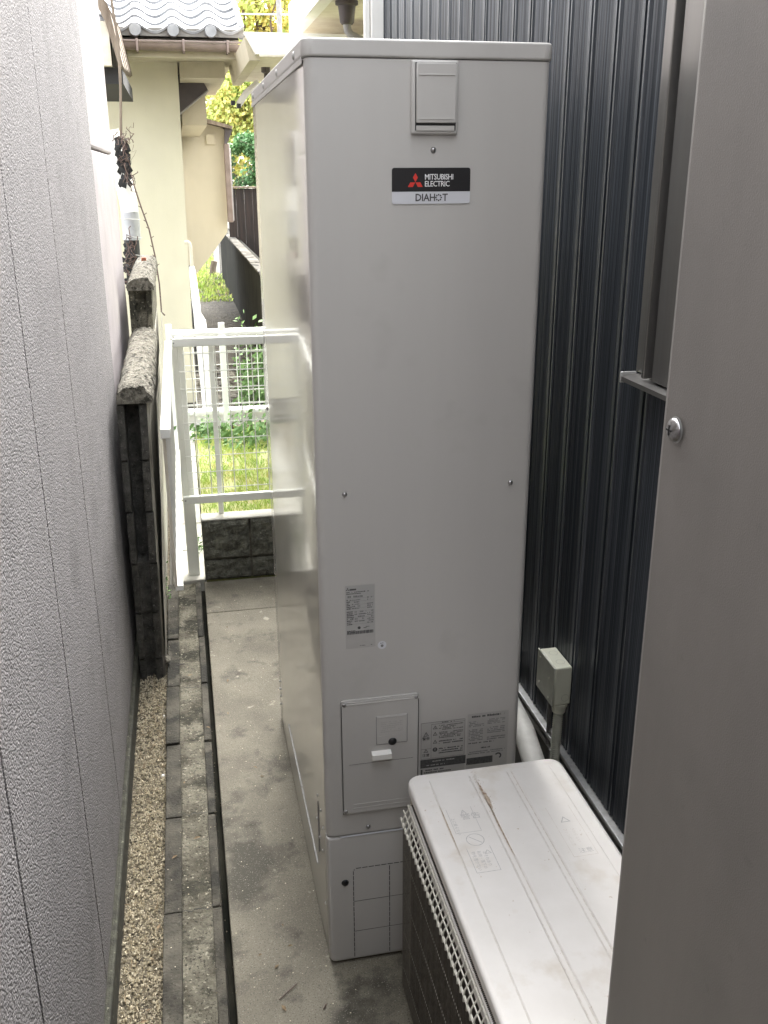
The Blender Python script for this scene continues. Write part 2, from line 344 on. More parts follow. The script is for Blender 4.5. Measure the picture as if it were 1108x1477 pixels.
tag(mb.build('dirt_crumbs', 'gravelbed'), kind='stuff')
mb = MB()
for i in range(26):
    x = rc.choice((rc.uniform(-.37,-.24), rc.uniform(-.47,-.39), rc.uniform(-.2,-.03))); y = rc.uniform(-.3, 2.1); a = rc.uniform(0, 6.28); l = rc.uniform(.005, .012)
    z = {0: -.018, 1: -.044, 2: .0015}[0 if -.38 < x < -.23 else 1 if x < -.38 else 2]
    c_, s_ = math.cos(a)*l, math.sin(a)*l
    mb.add([(x-c_, y-s_, z), (x+s_*.4, y-c_*.4, z+.002), (x+c_, y+s_, z+.001), (x-s_*.4, y+c_*.4, z+.003)], [(0,1,2,3)])
tag(mb.build('fallen_leaves', 'litter'), kind='stuff')
pt = thing('path', None, None, (-.3, 3.5, -.09)); pt['kind'] = 'structure'
yy = 2.37
while yy < 5.5:
    MB().rbox(-.36, -.215, yy, yy+.38, -.089, -.012+rnd.uniform(-.003,.003), .005).build('paving_block', 'splittop', pt); yy += .388

# ================================================================== LEFT: stucco wall of the neighbour
lw = thing('stucco_wall', 'grey roughcast stucco wall filling the left edge of the alley', 'wall', (-.56, .5, -.09))
for (a, b) in ((.6203, 1.955), (.0203, .6190), (-.5795, .0190), (-1.8, -.581), (-3.6, -1.8015)):
    MB().rbox(-.54, -.500, a, b, .035, 3.3, .004).build('wall_panel', 'stucco', lw)
MB().box(-.70, -.5018, -5.0, 1.93, -.2, 3.3).build('joint_backing', 'stucco', lw)
MB().rbox(-.56, -.487, -3.6, 1.965, -.12, .028, .006).build('footing', 'moss', lw)
lw2 = thing('smooth_wall', 'pale pinkish smooth mortar wall beyond the roughcast stucco', 'wall', (-.6, 2.6, -.09))
MB().rbox(-.9, -.515, 1.97, 3.45, 1.826, 3.3, .012).build('upper_panel', 'smooth', lw2)
MB().rbox(-.9, -.512, 1.97, 3.46, -.088, 1.822, .012).build('lower_panel', 'smooth', lw2)

rb_ = thing('rear_shade_wall', 'added dark brown wall behind the camera, shading the water heater front', 'wall', (0, -2.5, -.09))
MB().box(-.499, .64, -2.45, -2.30, -.05, 2.15).build('panel', 'brown', rb_)  # added out of view to shade the lower front of the tank

# ================================================================== concrete block wall with broken end
bw = thing('block_wall', 'old concrete block wall with hollow broken end and rounded mortar cap', 'wall', (-.41, 1.55, -.07))
def lean(mb, k=.026, drift=-.004, y0=1.55):
    mb.v = [(p[0]+(k if p[0] > -.44 else k*.45)*p[2]+drift*(p[1]-y0), p[1], p[2]) for p in mb.v]; return mb
zz = -.07; hts = [.10, .19, .195, .195, .19, .20]; XL, XR = -.481, -.396
for k, h in enumerate(hts):
    z0, z1 = zz+.003, zz+h-.004; zz += h
    j = rnd.uniform(-.004, .004); ye = 1.55+rnd.uniform(-.004, .012)
    mb = MB()
    mb.rbox(XL+j, XL+.024+j, ye, 1.93, z0, z1, .004)
    mb.rbox(XR-.026+j, XR+j, ye-.003, 1.93, z0, z1, .004)
    mb.rbox(XL+.02+j, XR-.02+j, ye+(.11 if k in (3, 4, 5) else rnd.uniform(.012, .03)), 1.9, z0-(0 if k == 0 else .006), z1+.003, .004)
    lean(mb).build('concrete_block', 'block', bw)
    y = 1.934
    while y < 2.75:
        mb = MB().rbox(XL, XR, y, y+.386, z0, z1, .004); lean(mb).build('concrete_block', 'block', bw); y += .39
# plaster skin on the right face
mb = MB(); vs = []; fs = []; n1, n2 = 60, 20
for j in range(n1+1):
    for i in range(n2+1):
        y = 1.575+j*2.4/n1; z = -.06+i*1.07/n2
        vs.append((XR+.010+.022*max(0, z)+.004*mnoise.noise((y*3, z*4, 0)), y, z))
for j in range(n1):
    for i in range(n2): a = j*(n2+1)+i; fs.append((a, a+1, a+n2+2, a+n2+1))
mb.add(vs, fs, True); mb.box(XR-.004, XR+.006, 1.572, 3.97, -.06, 1.01); lean(mb).build('plaster_skin', 'plaster', bw)
# rounded cap stones
def capstone(y0, y1, x0, x1, z0, h, nm='cap_stone', parent=None, seed=0):
    vs = []; fs = []; nu, nv = 18, 30
    for j in range(nv+1):
        y = y0+(y1-y0)*j/nv; e = 1-.22*max(0, abs(j/nv-.5)*2-.8)/.2
        for i in range(nu+1):
            t = i/nu; x = x0+(x1-x0)*t; d = mnoise.noise((x*45, y*45, seed))*.009+mnoise.noise((x*140, y*140, seed))*.0045
            z = z0+h*e*(.3+.7*(1-abs(2*t-1)**2.6))+d*(1-abs(2*t-1)**8)
            if i in (0, nu): z = z0
            vs.append((x+d, y+d, max(z, z0)))
    for j in range(nv):
        for i in range(nu): a = j*(nu+1)+i; fs.append((a, a+1, a+nu+2, a+nu+1))
    b0 = len(vs); vs += [(x0,y0,z0-.012),(x1,y0,z0-.012),(x1,y1,z0-.012),(x0,y1,z0-.012)]
    fs.append(tuple([b0, b0+1]+[i for i in range(nu, -1, -1)]))
    fs.append(tuple([b0+2, b0+3]+[nv*(nu+1)+i for i in range(nu+1)]))
    fs.append((b0, b0+3, b0+2, b0+1)); fs.append(tuple([b0+1,b0+2]+[j*(nu+1)+nu for j in range(nv, -1, -1)])); fs.append(tuple([b0+3,b0]+[j*(nu+1) for j in range(nv+1)]))
    mb = MB().add(vs, fs, True); lean(mb); return mb.build(nm, 'cap', parent)
y = 1.535; s = 0
for L in (.215, .36, .36, .37):
    capstone(y, y+L-.004, -.482, -.376, 1.016, .058, parent=bw, seed=s*7.7); y += L; s += 1
# raised far section
for (x0, x1, yy0) in ((XL, XL+.03, 2.85), (XR-.03, XR, 2.85), (XL+.02, XR-.02, 2.865)):
    pass
mb = MB().rbox(XL+.005, XL+.03, 2.85, 3.24, 1.02, 1.245, .004).rbox(XR-.02, XR+.005, 2.85, 3.24, 1.02, 1.245, .004).rbox(XL+.025, XR-.018, 2.885, 3.24, 1.02, 1.243, .004)
lean(mb).build('concrete_block', 'kerbfill', bw)
mb = MB().rbox(XL+.005, XR+.005, 3.244, 3.63, 1.02, 1.245, .004); lean(mb).build('concrete_block', 'kerbfill', bw)
mb = MB().rbox(XL+.005, XR+.005, 3.634, 4.02, 1.02, 1.245, .004); lean(mb).build('concrete_block', 'kerbfill', bw)
y = 2.83
for L in (.36, .30, .34, .20):
    capstone(y, y+L-.006, XL-.0, XR+.02, 1.248, .055, parent=bw, seed=s*7.7); y += L; s += 1

# ================================================================== RIGHT: dark metal clad house
hr = thing('clad_house', 'house wall clad in dark slate vertical metal siding on the right', 'building', (.75, 0, -.09))
P = .125
mb = MB()
prof = [(0,.0),(.0,.009),(.006,.010),(.010,.0),(.018,-.001),(.022,.008),(.029,.008),(.033,0),(.045,.002),(.048,0),(.060,.003),(.064,0),(.076,.002),(.079,0),(.091,.003),(.095,0),(.108,.002),(.111,0),(.125,0)]
# profile (distance along Y, depth into the wall)
def board(z0, z1):
    vs = []; n = len(prof)
    for z in (z0, z1):
        for (d, e) in prof: vs.append((e, -d, z))
    fs = [(i, i+1, n+i+1, n+i) for i in range(n-1)]
    return MB().add(vs, fs)
bm_ = board(0, 3.0).mesh('siding_board', 'siding')
y = 2.485
for k in range(20):
    inst('siding_board', bm_, hr, (.65, y, .338)); y -= P
mbx = MB(); yy = y
while yy > -4:
    b = board(0, .99); mbx.add([(p[0]+.65, p[1]+yy, p[2]+.338) for p in b.v], b.f)
    b = board(0, .8); mbx.add([(p[0]+.65, p[1]+yy, p[2]+2.55) for p in b.v], b.f); yy -= P
o = mbx.build('siding_board', 'siding', hr); o['kind'] = 'stuff'
MB().box(.672, 5.5, -4, 2.47, .33, 3.34).build('wall', 'dark', hr)
MB().box(.662, 5.4, -4, 2.46, -.3, .30).build('foundation', 'foundation', hr)
MB().rbox(.634, .668, -4, 2.49, .323, .335, .002).build('drip_flashing', 'bright_alu', hr)
MB().rbox(.650, .668, -4, 2.49, .298, .3225, .002).build('base_trim', 'brown', hr)
MB().rbox(.648, .668, -4, 2.49, .274, .288, .002).build('lower_trim', 'bright_alu', hr)
MB().rbox(.600, .661, 2.487, 2.535, .33, 3.7, .006).build('corner_post', 'white', hr)
MB().rbox(.575, .598, 2.50, 2.53, .33, 3.7, .006).build('corner_trim', 'white', hr)
# window with sill, only its near jamb is in view
wi = MB().rbox(.642, .652, -.056, .010, 1.36, 2.55, .002).build('window', 'bronze', hr)
MB().rbox(.620, .652, -.066, -.0565, 1.36, 2.55, .002).build('frame', 'bronze', wi)
MB().box(.646, .655, -.088, -.0665, 1.36, 2.55).build('track', 'black', wi)
MB().rbox(.626, .652, -.17, -.0885, 1.36, 2.55, .002).build('sash', 'bronze', wi)
MB().box(.640, .646, -1.5, -.1705, 1.36, 2.55).build('pane', 'glass', wi)
MB().prism([(.608,1.353),(.608,1.344),(.652,1.344),(.652,1.359)], (-1.6, .0)).build('sill', 'bronze', wi)
MB().rbox(.606, .640, .0003, .005, 1.340, 1.362, .002).build('sill_end', 'bright_alu', wi)

# balcony beyond the corner
bc = thing('balcony', 'pale balcony soffit with funnel drain jutting out above the water heater', 'balcony', (1.2, 4, 2.6))
MB().box(.665, 3.2, 2.6, 5.25, 2.605, 2.72).build('soffit', 'ochre', bc)
MB().rbox(.602, .663, 2.56, 5.25, 2.598, 2.61, .003).build('fascia_lip', 'white', bc)
MB().rbox(.590, .6015, 2.56, 5.25, 2.598, 2.78, .003).build('fascia', 'white', bc)
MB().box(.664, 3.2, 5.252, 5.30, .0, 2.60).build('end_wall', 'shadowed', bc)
MB().box(.78, 3.2, 5.1, 5.24, 2.73, 4.6).build('parapet', 'white', bc)
MB().rbox(.80, .815, 5.06, 5.095, 2.75, 4.6, .003).build('louver', 'pipegrey', bc)
MB().rbox(.87, .885, 5.06, 5.095, 2.75, 4.6, .003).build('louver', 'pipegrey', bc)
dn = thing('downpipe', 'grey drain funnel with elbow pipe hanging under the balcony soffit', 'pipe', (.77, 3.9, 2.4))
sc_ = 1
mb = MB().tube([(.745,3.9,2.603),(.745,3.9,2.585),(.745,3.9,2.58),(.745,3.9,2.50),(.745,3.9,2.49)], [.062,.062,.048,.038,.03], 16)
mb.build('funnel', 'brown', dn)
MB().tube([(.745,3.9,2.492),(.748,3.9,2.462),(.765,3.9,2.440),(.80,3.9,2.425),(.9,3.9,2.38),(1.0,3.9,2.3)], .022, 12).build('elbow', 'pipegrey', dn)

# small hood roof
hd = thing('entrance_hood', 'small white flat hood roof with stained soffit left of the water heater top', 'roof', (.6, 5.3, 2.4))
MB().prism([(.235,2.52),(.30,2.405),(1.3,2.405),(1.3,2.52)], (4.5, 4.56)).build('fascia', 'white', hd)
MB().box(.33, 1.3, 4.562, 6.25, 2.40, 2.43).build('soffit', 'ochre', hd)
MB().prism([(.24,2.50),(.265,2.375),(.33,2.375),(.33,2.50)], (4.563, 6.3)).build('side_board', 'soffit', hd)
MB().rbox(.32, 1.3, 4.47, 4.498, 2.385, 2.405, .006).build('front_trim', 'ochre', hd)
mb = MB().tube([(.42,5.2,2.40),(.42,5.2,2.37),(.42,5.2,2.36),(.42,5.2,2.31)], [.03,.03,.012,.02], 8).tube([(.43,5.2,2.31),(.42,5.2,2.22)], .014, 6); mb.build('hook', 'brown', hd)
br = thing('bracket', 'white bracket arm with black clamps below the hood roof', 'bracket', (.35, 5.8, 2.2))
MB().tube([(.27,5.8,2.21),(.33,5.8,2.29),(.42,5.8,2.36)], .025, 6).build('arm', 'white', br)
MB().rbox(.215, .245, 5.77, 5.82, 2.205, 2.235, .004).rbox(.255, .285, 5.77, 5.82, 2.185, 2.215, .004).build('clamp', 'black', br)

# ================================================================== CREAM HOUSE with tiled roof
ch = thing('cream_house', 'cream rendered house with grey curved roof tiles and brown gutter', 'building', (-.7, 6.5, 0))
MB().prism([(-2.2,-.08),(-.178,-.08),(-.142,2.52),(-2.2,2.52)], (6.0, 11)).build('wall', 'cream', ch)
MB().box(-2.2, -.16, 6.02, 11, 2.52, 2.7).build('upper_wall', 'cream', ch)
MB().rbox(-2.2, .25, 5.48, 5.52, 2.475, 2.57, .004).build('fascia', 'soffit', ch)
MB().box(-2.2, .25, 5.522, 9, 2.50, 2.53).build('soffit', 'soffit', ch)
MB().box(-.13, .19, 5.9, 6.9, 2.39, 2.498).build('eave_box', 'soffit', ch)
MB().box(-.13, .06, 6.45, 8.9, 2.1, 2.389).build('side_bay', 'cream2', ch)
gt = MB()
gp = [(-math.cos(a)*.045, -math.sin(a)*.045) for a in [math.pi*k/8 for k in range(9)]]
vs = []; 
for x in (-2.2, .335):
    for (a, b) in gp: vs.append((x, 5.425+a, 2.565+b+(0.0 if x < 0 else -.012)))
gt.add(vs, [(i, i+1, 10+i, 9+i) for i in range(8)]+[tuple(range(9)), tuple(range(9, 18))[::-1]], True)
gt.rbox(-2.2, .335, 5.372, 5.384, 2.558, 2.571, .003).build('gutter', 'gutter', ch)
for x in (-.10, .19, -.40):
    MB().rbox(x-.008, x+.008, 5.365, 5.5, 2.500, 2.578, .004).build('gutter_bracket', 'gutter', ch)
# wavy tiles
TW, TL = .245, .20
pr = [(t/10*(TW+.012), 0) for t in range(11)]
def wave(u): 
    u = u % 1.0
    return .030*math.cos(2*math.pi*(u-.12))*(1 if u < .37 or u > .87 else .75)
vs = []; n = 13
for (s_, lift) in ((0, .018), (TL+.05, 0)):
    for layer in (0, -.016):
        for i in range(n): u = i/(n-1); vs.append((u*(TW+.006), s_, wave(u)+lift+layer))
fs = []
for i in range(n-1):
    fs.append((i, i+1, 2*n+i+1, 2*n+i)); fs.append((i, n+i, n+i+1, i+1)); fs.append((n+i, 3*n+i, 3*n+i+1, n+i+1))
tile_me = MB().add(vs, fs, True).mesh('roof_tile', 'tile')
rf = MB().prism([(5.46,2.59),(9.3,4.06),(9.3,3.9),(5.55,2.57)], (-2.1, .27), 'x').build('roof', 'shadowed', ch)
sl_ = R(21)
for r_ in range(14):
    for c_ in range(8):
        x = .30-(c_+1)*TW
        inst('roof_tile', tile_me, rf, (x, 5.42+r_*TL*math.cos(sl_)+rnd.uniform(-.002,.002), 2.632+r_*TL*math.sin(sl_)+rnd.uniform(-.002,.002)), (sl_, 0, rnd.uniform(-.006,.006)))
for c_ in range(7):
    x = .30-(c_+1)*TW+TW*.12
    MB().tube([(x,5.395,2.632),(x,5.41,2.632),(x,5.43,2.632)], [.036,.040,.040], 16).build('tile_end_disc', 'tile', rf)
MB().box(-2.1, .30, 5.43, 5.45, 2.60, 2.65).build('under_tile_board', 'shadowed', rf)
MB().prism([(5.44,2.59),(9.2,4.03),(9.2,4.12),(5.44,2.68)], (.272, .305), 'x').build('verge_board', 'tile', rf)

# brown awning on the side of the cream house
aw = thing('window_awning', 'dark brown quarter round awning beside the cream house corner', 'awning', (-.1, 6.3, 2.2))
arc = [(-.148,2.17),(-.148,2.445),(-.08,2.455),(0,2.447),(.045,2.40),(.078,2.34),(0,2.285),(-.1,2.21)]
MB().prism(arc, (6.3, 6.9)).build('hood', 'brown', aw)
MB().tube([(-.15,6.29,2.168),(-.0,6.29,2.283),(.078,6.29,2.338)], .007, 6).build('lower_rim', 'pipegrey', aw)

# beige annex behind
an = thing('beige_annex', 'beige rendered annex with sloping brown roof edge beyond the cream house', 'building', (.1, 9.5, 0))
MB().prism([(-.3,.2),(-.09,.70),(.069,.872),(.293,1.155),(.35,2.155),(.30,2.19),(-.3,2.33)], (9.0, 12)).build('wall', 'cream2', an)
MB().prism([(-.35,2.335),(.39,2.175),(.40,2.20),(-.35,2.40)], (8.8, 12.2)).build('roof', 'wood', an)
MB().prism([(.31,2.04),(.335,2.03),(.40,2.175),(.32,2.19)], (8.9, 12.2)).build('eave_end', 'brown', an)
MB().rbox(.13, .22, 8.97, 9.0, 2.03, 2.13, .004).build('vent_box', 'cream2', an)
MB().rbox(.300, .360, 8.90, 8.97, 1.26, 2.04, .01).build('downpipe', 'gutter', an)
MB().rbox(.375, .392, 9.3, 9.34, 1.26, 2.0, .004).build('corner_strip', 'pipegrey', an)

# dark retaining wall running away, with coping stones
rw = thing('retaining_wall', 'dark mossy retaining wall with pale coping running to the back', 'wall', (.6, 9, 0))
MB().box(.50, .66, 5.6, 16, -.08, .845).build('wall', 'retwall', rw)
y = 5.6
while y < 16:
    L = rnd.uniform(.45, .75)
    MB().rbox(.488, .60, y, y+L-.03, .8455+rnd.uniform(0,.004), .872+rnd.uniform(-.004,.004), .006).build('coping_stone', 'retcope', rw); y += L
bf = thing('board_fence', 'dark brown vertical board fence above the retaining wall', 'fence', (1.3, 13, 0))
x = .52
while x < 3.4:
    MB().rbox(x, x+.118, 13+rnd.uniform(-.006,.006), 13.03, .0, 1.545+rnd.uniform(-.004,.004), .004).build('board', 'fencewood', bf); x += .12
MB().rbox(.50, 3.45, 12.97, 13.06, 1.55, 1.575, .004).build('top_rail', 'wood', bf)

# pale leaning sheet and log far below the annex corner
ps = thing('leaning_sheet', 'pale corrugated sheet leaning on the retaining wall under the beige annex corner', 'sheet', (.45, 16.8, 0))
mb = MB()
for k in range(6):
    x = .40+k*.016; mb.box(x, x+.014, 16.8+.012*(k % 2), 16.82+.012*(k % 2), 0, .42+.02*k)
mb.build('sheet', 'white', ps)
lg = thing('cut_log', 'short brown cut log standing in the far grass', 'log', (.34, 16.3, 0))
mb = MB().tube([(.335,16.3,-.004),(.35,16.3,.14),(.385,16.3,.27)], [.06,.058,.055], 12); mb.build('log', 'wood', lg)

# white wrapped post standing beside the cream house
wp = thing('wrapped_post', 'white pipe post wrapped in plastic beside the cream house corner', 'post', (-.12, 5.6, 0))
MB().tube([(-.185,5.6,1.27),(-.165,5.6,1.275),(-.148,5.6,1.262),(-.143,5.6,1.24),(-.143,5.6,1.10)], .012, 8).build('handle_tube', 'ochre', wp)
mb = MB()
pts = [(-.145,5.6,1.10),(-.142,5.6,1.06),(-.132,5.6,.85),(-.128,5.6,.76),(-.112,5.6,.70),(-.10,5.6,.5),(-.09,5.6,.2),(-.088,5.6,-.02)]
mb.tube(pts, [.018,.024,.030,.028,.044,.050,.05,.05], 10).build('wrapping', 'white', wp)
MB().box(-.165, -.150, 5.66, 5.7, .3, 1.1).build('backing_strip', 'dark', wp)

# ================================================================== mesh fence on split-face block wall
sw = thing('split_block_wall', 'low dark split face block wall at the end of the slab', 'wall', (.2, 2.36, 0))
def splitblock(x0, x1, z0, z1, seed):
    vs = []; fs = []; nx, nz = max(6, int((x1-x0)/.011)), max(5, int((z1-z0)/.011))
    for j in range(nz+1):
        for i in range(nx+1):
            x = x0+(x1-x0)*i/nx; z = z0+(z1-z0)*j/nz; e = min(i, nx-i, j, nz-j)
            d = 0 if e == 0 else -(.008+.016*abs(mnoise.noise((x*14, z*14, seed)))+.008*mnoise.noise((x*48, z*48, seed)))
            vs.append((x, 2.325+d, z))
    for j in range(nz):
        for i in range(nx): a = j*(nx+1)+i; fs.append((a, a+1, a+nx+2, a+nx+1))
    mb = MB().add(vs, fs); mb.box(x0, x1, 2.3252, 2.41, z0, z1); return mb
for (z0, z1) in ((.0, .094), (.100, .283)):
    x = -.215; k = 0
    while x < .62:
        wd = .205 if k == 0 else .19
        splitblock(x, x+wd, z0, z1, k+z0*50).build('split_block', 'split', sw); x += wd+.010; k += 1
MB().box(-.213, .62, 2.332, 2.405, .0, .2825).build('joint_mortar', 'kerbdark', sw)
MB().rbox(-.216, .64, 2.319, 2.412, .2835, .291, .003).build('top_bed', 'splittop', sw)

fe = thing('mesh_fence', 'white wire mesh fence panel standing on the dark split face block wall', 'fence', (.1, 2.37, .29))
MB().rbox(-.284, .62, 2.352, 2.375, 1.052, 1.088, .004).build('top_rail', 'whitemetal', fe)
MB().rbox(-.284, .62, 2.40, 2.425, 1.085, 1.103, .004).build('top_rail', 'whitemetal', fe)
for x in (-.27, -.09, .165): MB().box(x, x+.03, 2.3752, 2.3998, 1.078, 1.09).build('rail_spacer', 'whitemetal', fe)
MB().rbox(-.287, .62, 2.352, 2.378, .357, .392, .004).build('bottom_rail', 'whitemetal', fe)
MB().rbox(-.135, -.113, 2.392, 2.41, .288, 1.052, .003).build('post', 'whitemetal', fe)
MB().rbox(.165, .215, 2.378, 2.41, .288, 1.084, .003).build('post', 'whitemetal', fe)
MB().rbox(-.290, -.238, 2.428, 2.47, -.015, 1.083, .004).build('post', 'whitemetal', fe)
vw = MB().tube([(0,0,0),(0,0,.66)], .0021, 6).mesh('mesh_wire', 'whitemetal')
hw = MB().tube([(0,0,0),(.87,0,0)], .0021, 6).mesh('mesh_wire', 'whitemetal')
for k in range(17): inst('mesh_wire', vw, fe, (-.262+.051*k, 2.366, .392))
for k in range(9): inst('mesh_wire', hw, fe, (-.266, 2.3628, .425+.0745*k))
for k in range(2): MB().dome((-.277, 2.352, 1.07 if k else .375), (0,-1,0), .004, .002).build('rivet', 'screw', fe)
fe2 = thing('back_mesh_fence', 'second finer white mesh fence on a white kerb across the grass', 'fence', (.2, 5.2, 0))
MB().rbox(-.36, 2.4, 5.18, 5.22, .672, .70, .004).build('top_rail', 'whitemetal', fe2)
MB().rbox(-.36, 2.4, 5.18, 5.22, .085, .11, .004).build('bottom_rail', 'whitemetal', fe2)
MB().rbox(-.37, 2.4, 5.24, 5.34, -.02, .10, .006).build('kerb', 'white', fe2)
for x in (-.36, .005, .9, 1.8): MB().rbox(x, x+.042, 5.13, 5.17, -.05, .75, .004).build('post', 'whitemetal', fe2)
v2 = MB().tube([(0,0,0),(0,0,.57)], .0032, 5).mesh('mesh_wire', 'whitemetal'); h2 = MB().tube([(0,0,0),(2.7,0,0)], .0032, 5).mesh('mesh_wire', 'whitemetal')
for k in range(36): inst('mesh_wire', v2, fe2, (-.33+.0755*k, 5.2, .108))
for k in range(6): inst('mesh_wire', h2, fe2, (-.33, 5.195, .16+.095*k))

# gate leaf folded back along the kerb
ga = thing('folded_gate', 'white gate leaf folded back along the block wall beside the kerb', 'gate', (-.30, 1.6, 0))
MB().rbox(-.312, -.284, .85, 2.35, 1.055, 1.083, .003).build('top_rail', 'whitemetal', ga)
MB().tube([(-.304,.872,.61),(-.304,.872,1.056)], .0045, 8).build('stile', 'ochre', ga)
MB().rbox(-.306, -.284, .869, 2.35, .596, .612, .002).build('bottom_rail', 'whitemetal', ga)
gw = MB().tube([(0,0,0),(0,0,.445)], .0014, 5).mesh('mesh_wire', 'whitemetal')
for k in range(14): inst('mesh_wire', gw, ga, (-.303, .97+.1*k, .611))
# loose stones and nail on the kerb edge
def pebble(c, r, lab, mt='cap', seed=0):
    bm = bmesh.new(); bmesh.ops.create_icosphere(bm, subdivisions=2, radius=1)
    vs = []
    for v in bm.verts: d = 1+.35*mnoise.noise(v.co*1.3+Vector((seed, 0, 0))); vs.append((c[0]+v.co.x*r*d, c[1]+v.co.y*r*d*1.25, c[2]+v.co.z*r*d*.8))
    mb = MB().add(vs, [[v.index for v in f.verts] for f in bm.faces], True); bm.free()
    return tag(mb.build('stone', mt, None, c), lab, 'stone')
pebble((-.392, 1.60, .0), .022, 'rounded pale lump of mortar stuck against the block wall foot', 'cap', 2)
pebble((-.395, .92, -.054), .006, 'small white stone on the gravel beside the kerb', 'white', 5)
pebble((-.395, 1.28, -.054), .0045, 'smaller pale pebble on the gravel by the block wall', 'white', 8)
nl = MB().tube([(-.352,1.56,-.010),(-.32,1.565,-.009)], .0016, 6).dome((-.318,1.565,-.009), (1,0,0), .0045, .002, 8, 2).build('nail', 'brown', None, (-.33,1.56,-.01))
tag(nl, 'rusty nail lying across the kerb mortar', 'nail')

# ================================================================== clutter between left wall and cream house
ev = thing('neighbour_eave', 'weathered brown corrugated eave of the left neighbour', 'roof', (-.6, 4.2, 2.4))
mb = MB()
for k in range(5):
    y0 = 4.2+k*.3
    mb.prism([(-.62,2.80+.02*k),(-.50,2.56+.02*k),(-.455,2.30+.02*k),(-.475,2.285+.02*k),(-.53,2.52+.02*k),(-.64,2.76+.02*k)], (y0, y0+.28))
mb.build('eave_sheet', 'wood', ev)
MB().box(-.66, -.515, 4.22, 5.7, 2.30, 2.52).build('rafter', 'ochre', ev)
MB().box(-.66, -.465, 4.3, 5.7, 2.215, 2.298).build('under_beam', 'dark', ev)
po = thing('thin_pole', 'thin brown pole rising beside the left neighbour wall', 'pole', (-.49, 4.15, 1.2))
MB().tube([(-.50,4.15,1.9),(-.475,4.15,2.2),(-.468,4.15,2.42),(-.50,4.15,2.8)], .008, 6).build('pole', 'wood', po)
tb = thing('bent_downspout', 'pale bent downspout above a dark pipe in the gap behind the left wall', 'pipe', (-.5, 4.2, 1.2))
MB().tube([(-.56,4.25,1.97),(-.535,4.25,1.83),(-.51,4.25,1.70),(-.495,4.25,1.60),(-.49,4.25,1.53)], .05, 12).build('elbow', 'white', tb)
MB().tube([(-.49,4.25,1.53),(-.492,4.25,1.375)], .052, 12).build('collar', 'greymetal', tb)
MB().tube([(-.495,4.26,1.376),(-.50,4.26,1.06)], .045, 12).build('lower_pipe', 'black', tb)
mb = MB()
for k in range(5): mb.tube(crooked((-.545+.0*k, 4.18, 1.50-.1*k), (-.43, 4.18, 1.49-.1*k), 8, .02, k), .0025, 4)
mb.build('wire_tie', 'wrap', tb)
vn = thing('dry_vine', 'tangle of dry brown vines and dark leaves over the pipe', 'vine', (-.5, 4.1, 1.3))
mb = MB()
rv = random.Random(11)
for k in range(60):
    z = rv.choice((rv.uniform(1.12,1.40), rv.uniform(1.62,2.02), rv.uniform(1.78,1.98))); x = -.49+rv.uniform(-.03,.03)+(.008 if z > 1.6 else -.02)
    a = Vector((x, 4.1+rv.uniform(-.03,.03), z)); b = a+Vector((rv.uniform(-.05,.05), rv.uniform(-.03,.03), rv.uniform(-.1,.1)))
    mb.tube(crooked(a, b, 6, .05, k*3.1), rv.uniform(.0012, .003), 4)
mb.build('stems', 'vine', vn)['kind'] = 'stuff'
mb = MB()
for k in range(150):
    z = rv.choice((rv.uniform(1.12,1.36), rv.uniform(1.68,1.92), rv.uniform(1.75,1.92))); x = -.50+rv.uniform(-.035,.03)+(.01 if z > 1.6 else -.015)
    c = Vector((x, 4.14+rv.uniform(-.03,.05), z)); r = rv.uniform(.008,.02); a = rv.uniform(0,6.3)
    mb.add([c+Vector((math.cos(a+q*1.57)*r, rv.uniform(-.01,.01), math.sin(a+q*1.57)*r*1.3)) for q in range(4)], [(0,1,2,3)])
mb.build('dead_leaves', 'dark', vn)
cv = MB().tube([(-.474,4.6,1.70),(-.435,4.6,1.542),(-.40,4.6,1.418),(-.376,4.6,1.251),(-.364,4.6,1.081),(-.365,4.6,.908),(-.345,4.6,.885)], .005, 5)
cvp = [(-.435,1.542),(-.40,1.418),(-.376,1.251),(-.364,1.081)]
for i in range(3):
    for q in range(3):
        t_ = q/3; px = cvp[i][0]+(cvp[i+1][0]-cvp[i][0])*t_; pz = cvp[i][1]+(cvp[i+1][1]-cvp[i][1])*t_
        cv.tube([(px, 4.6, pz), (px+(.018 if q % 2 else -.016), 4.595, pz+.012)], .003, 4)
o = cv.build('creeper_stem', 'vine', None, (-.4,4.6,.9)); tag(o, 'single thorny creeper stem arching down past the cream wall', 'vine')
rp_ = thing('brick_scrap', 'reddish broken brick scrap sitting on the raised wall cap', 'brick', (-.40, 3.6, 1.30))
MB().rbox(-.425, -.400, 3.62, 3.65, 1.296, 1.322, .005).build('scrap', mat('red_brick', (.35,.11,.06), (.22,.09,.06), 60, .9), rp_)

# ================================================================== WATER HEATER (narrow end faces the camera)
def tank(loc_y, x0, m_side, m_front, label, front=True):
    W, D, H = .43, 1.105, 1.912
    t = thing('water_heater', label, 'water heater', (x0+W/2, loc_y+D/2, 0))
    return t, x0, x0+W, loc_y, loc_y+D, H
t, X0, X1, Y0, Y1, H = tank(0, 0, 'side', 'steel', 'tall beige hot water storage tank standing on the slab in mid alley')
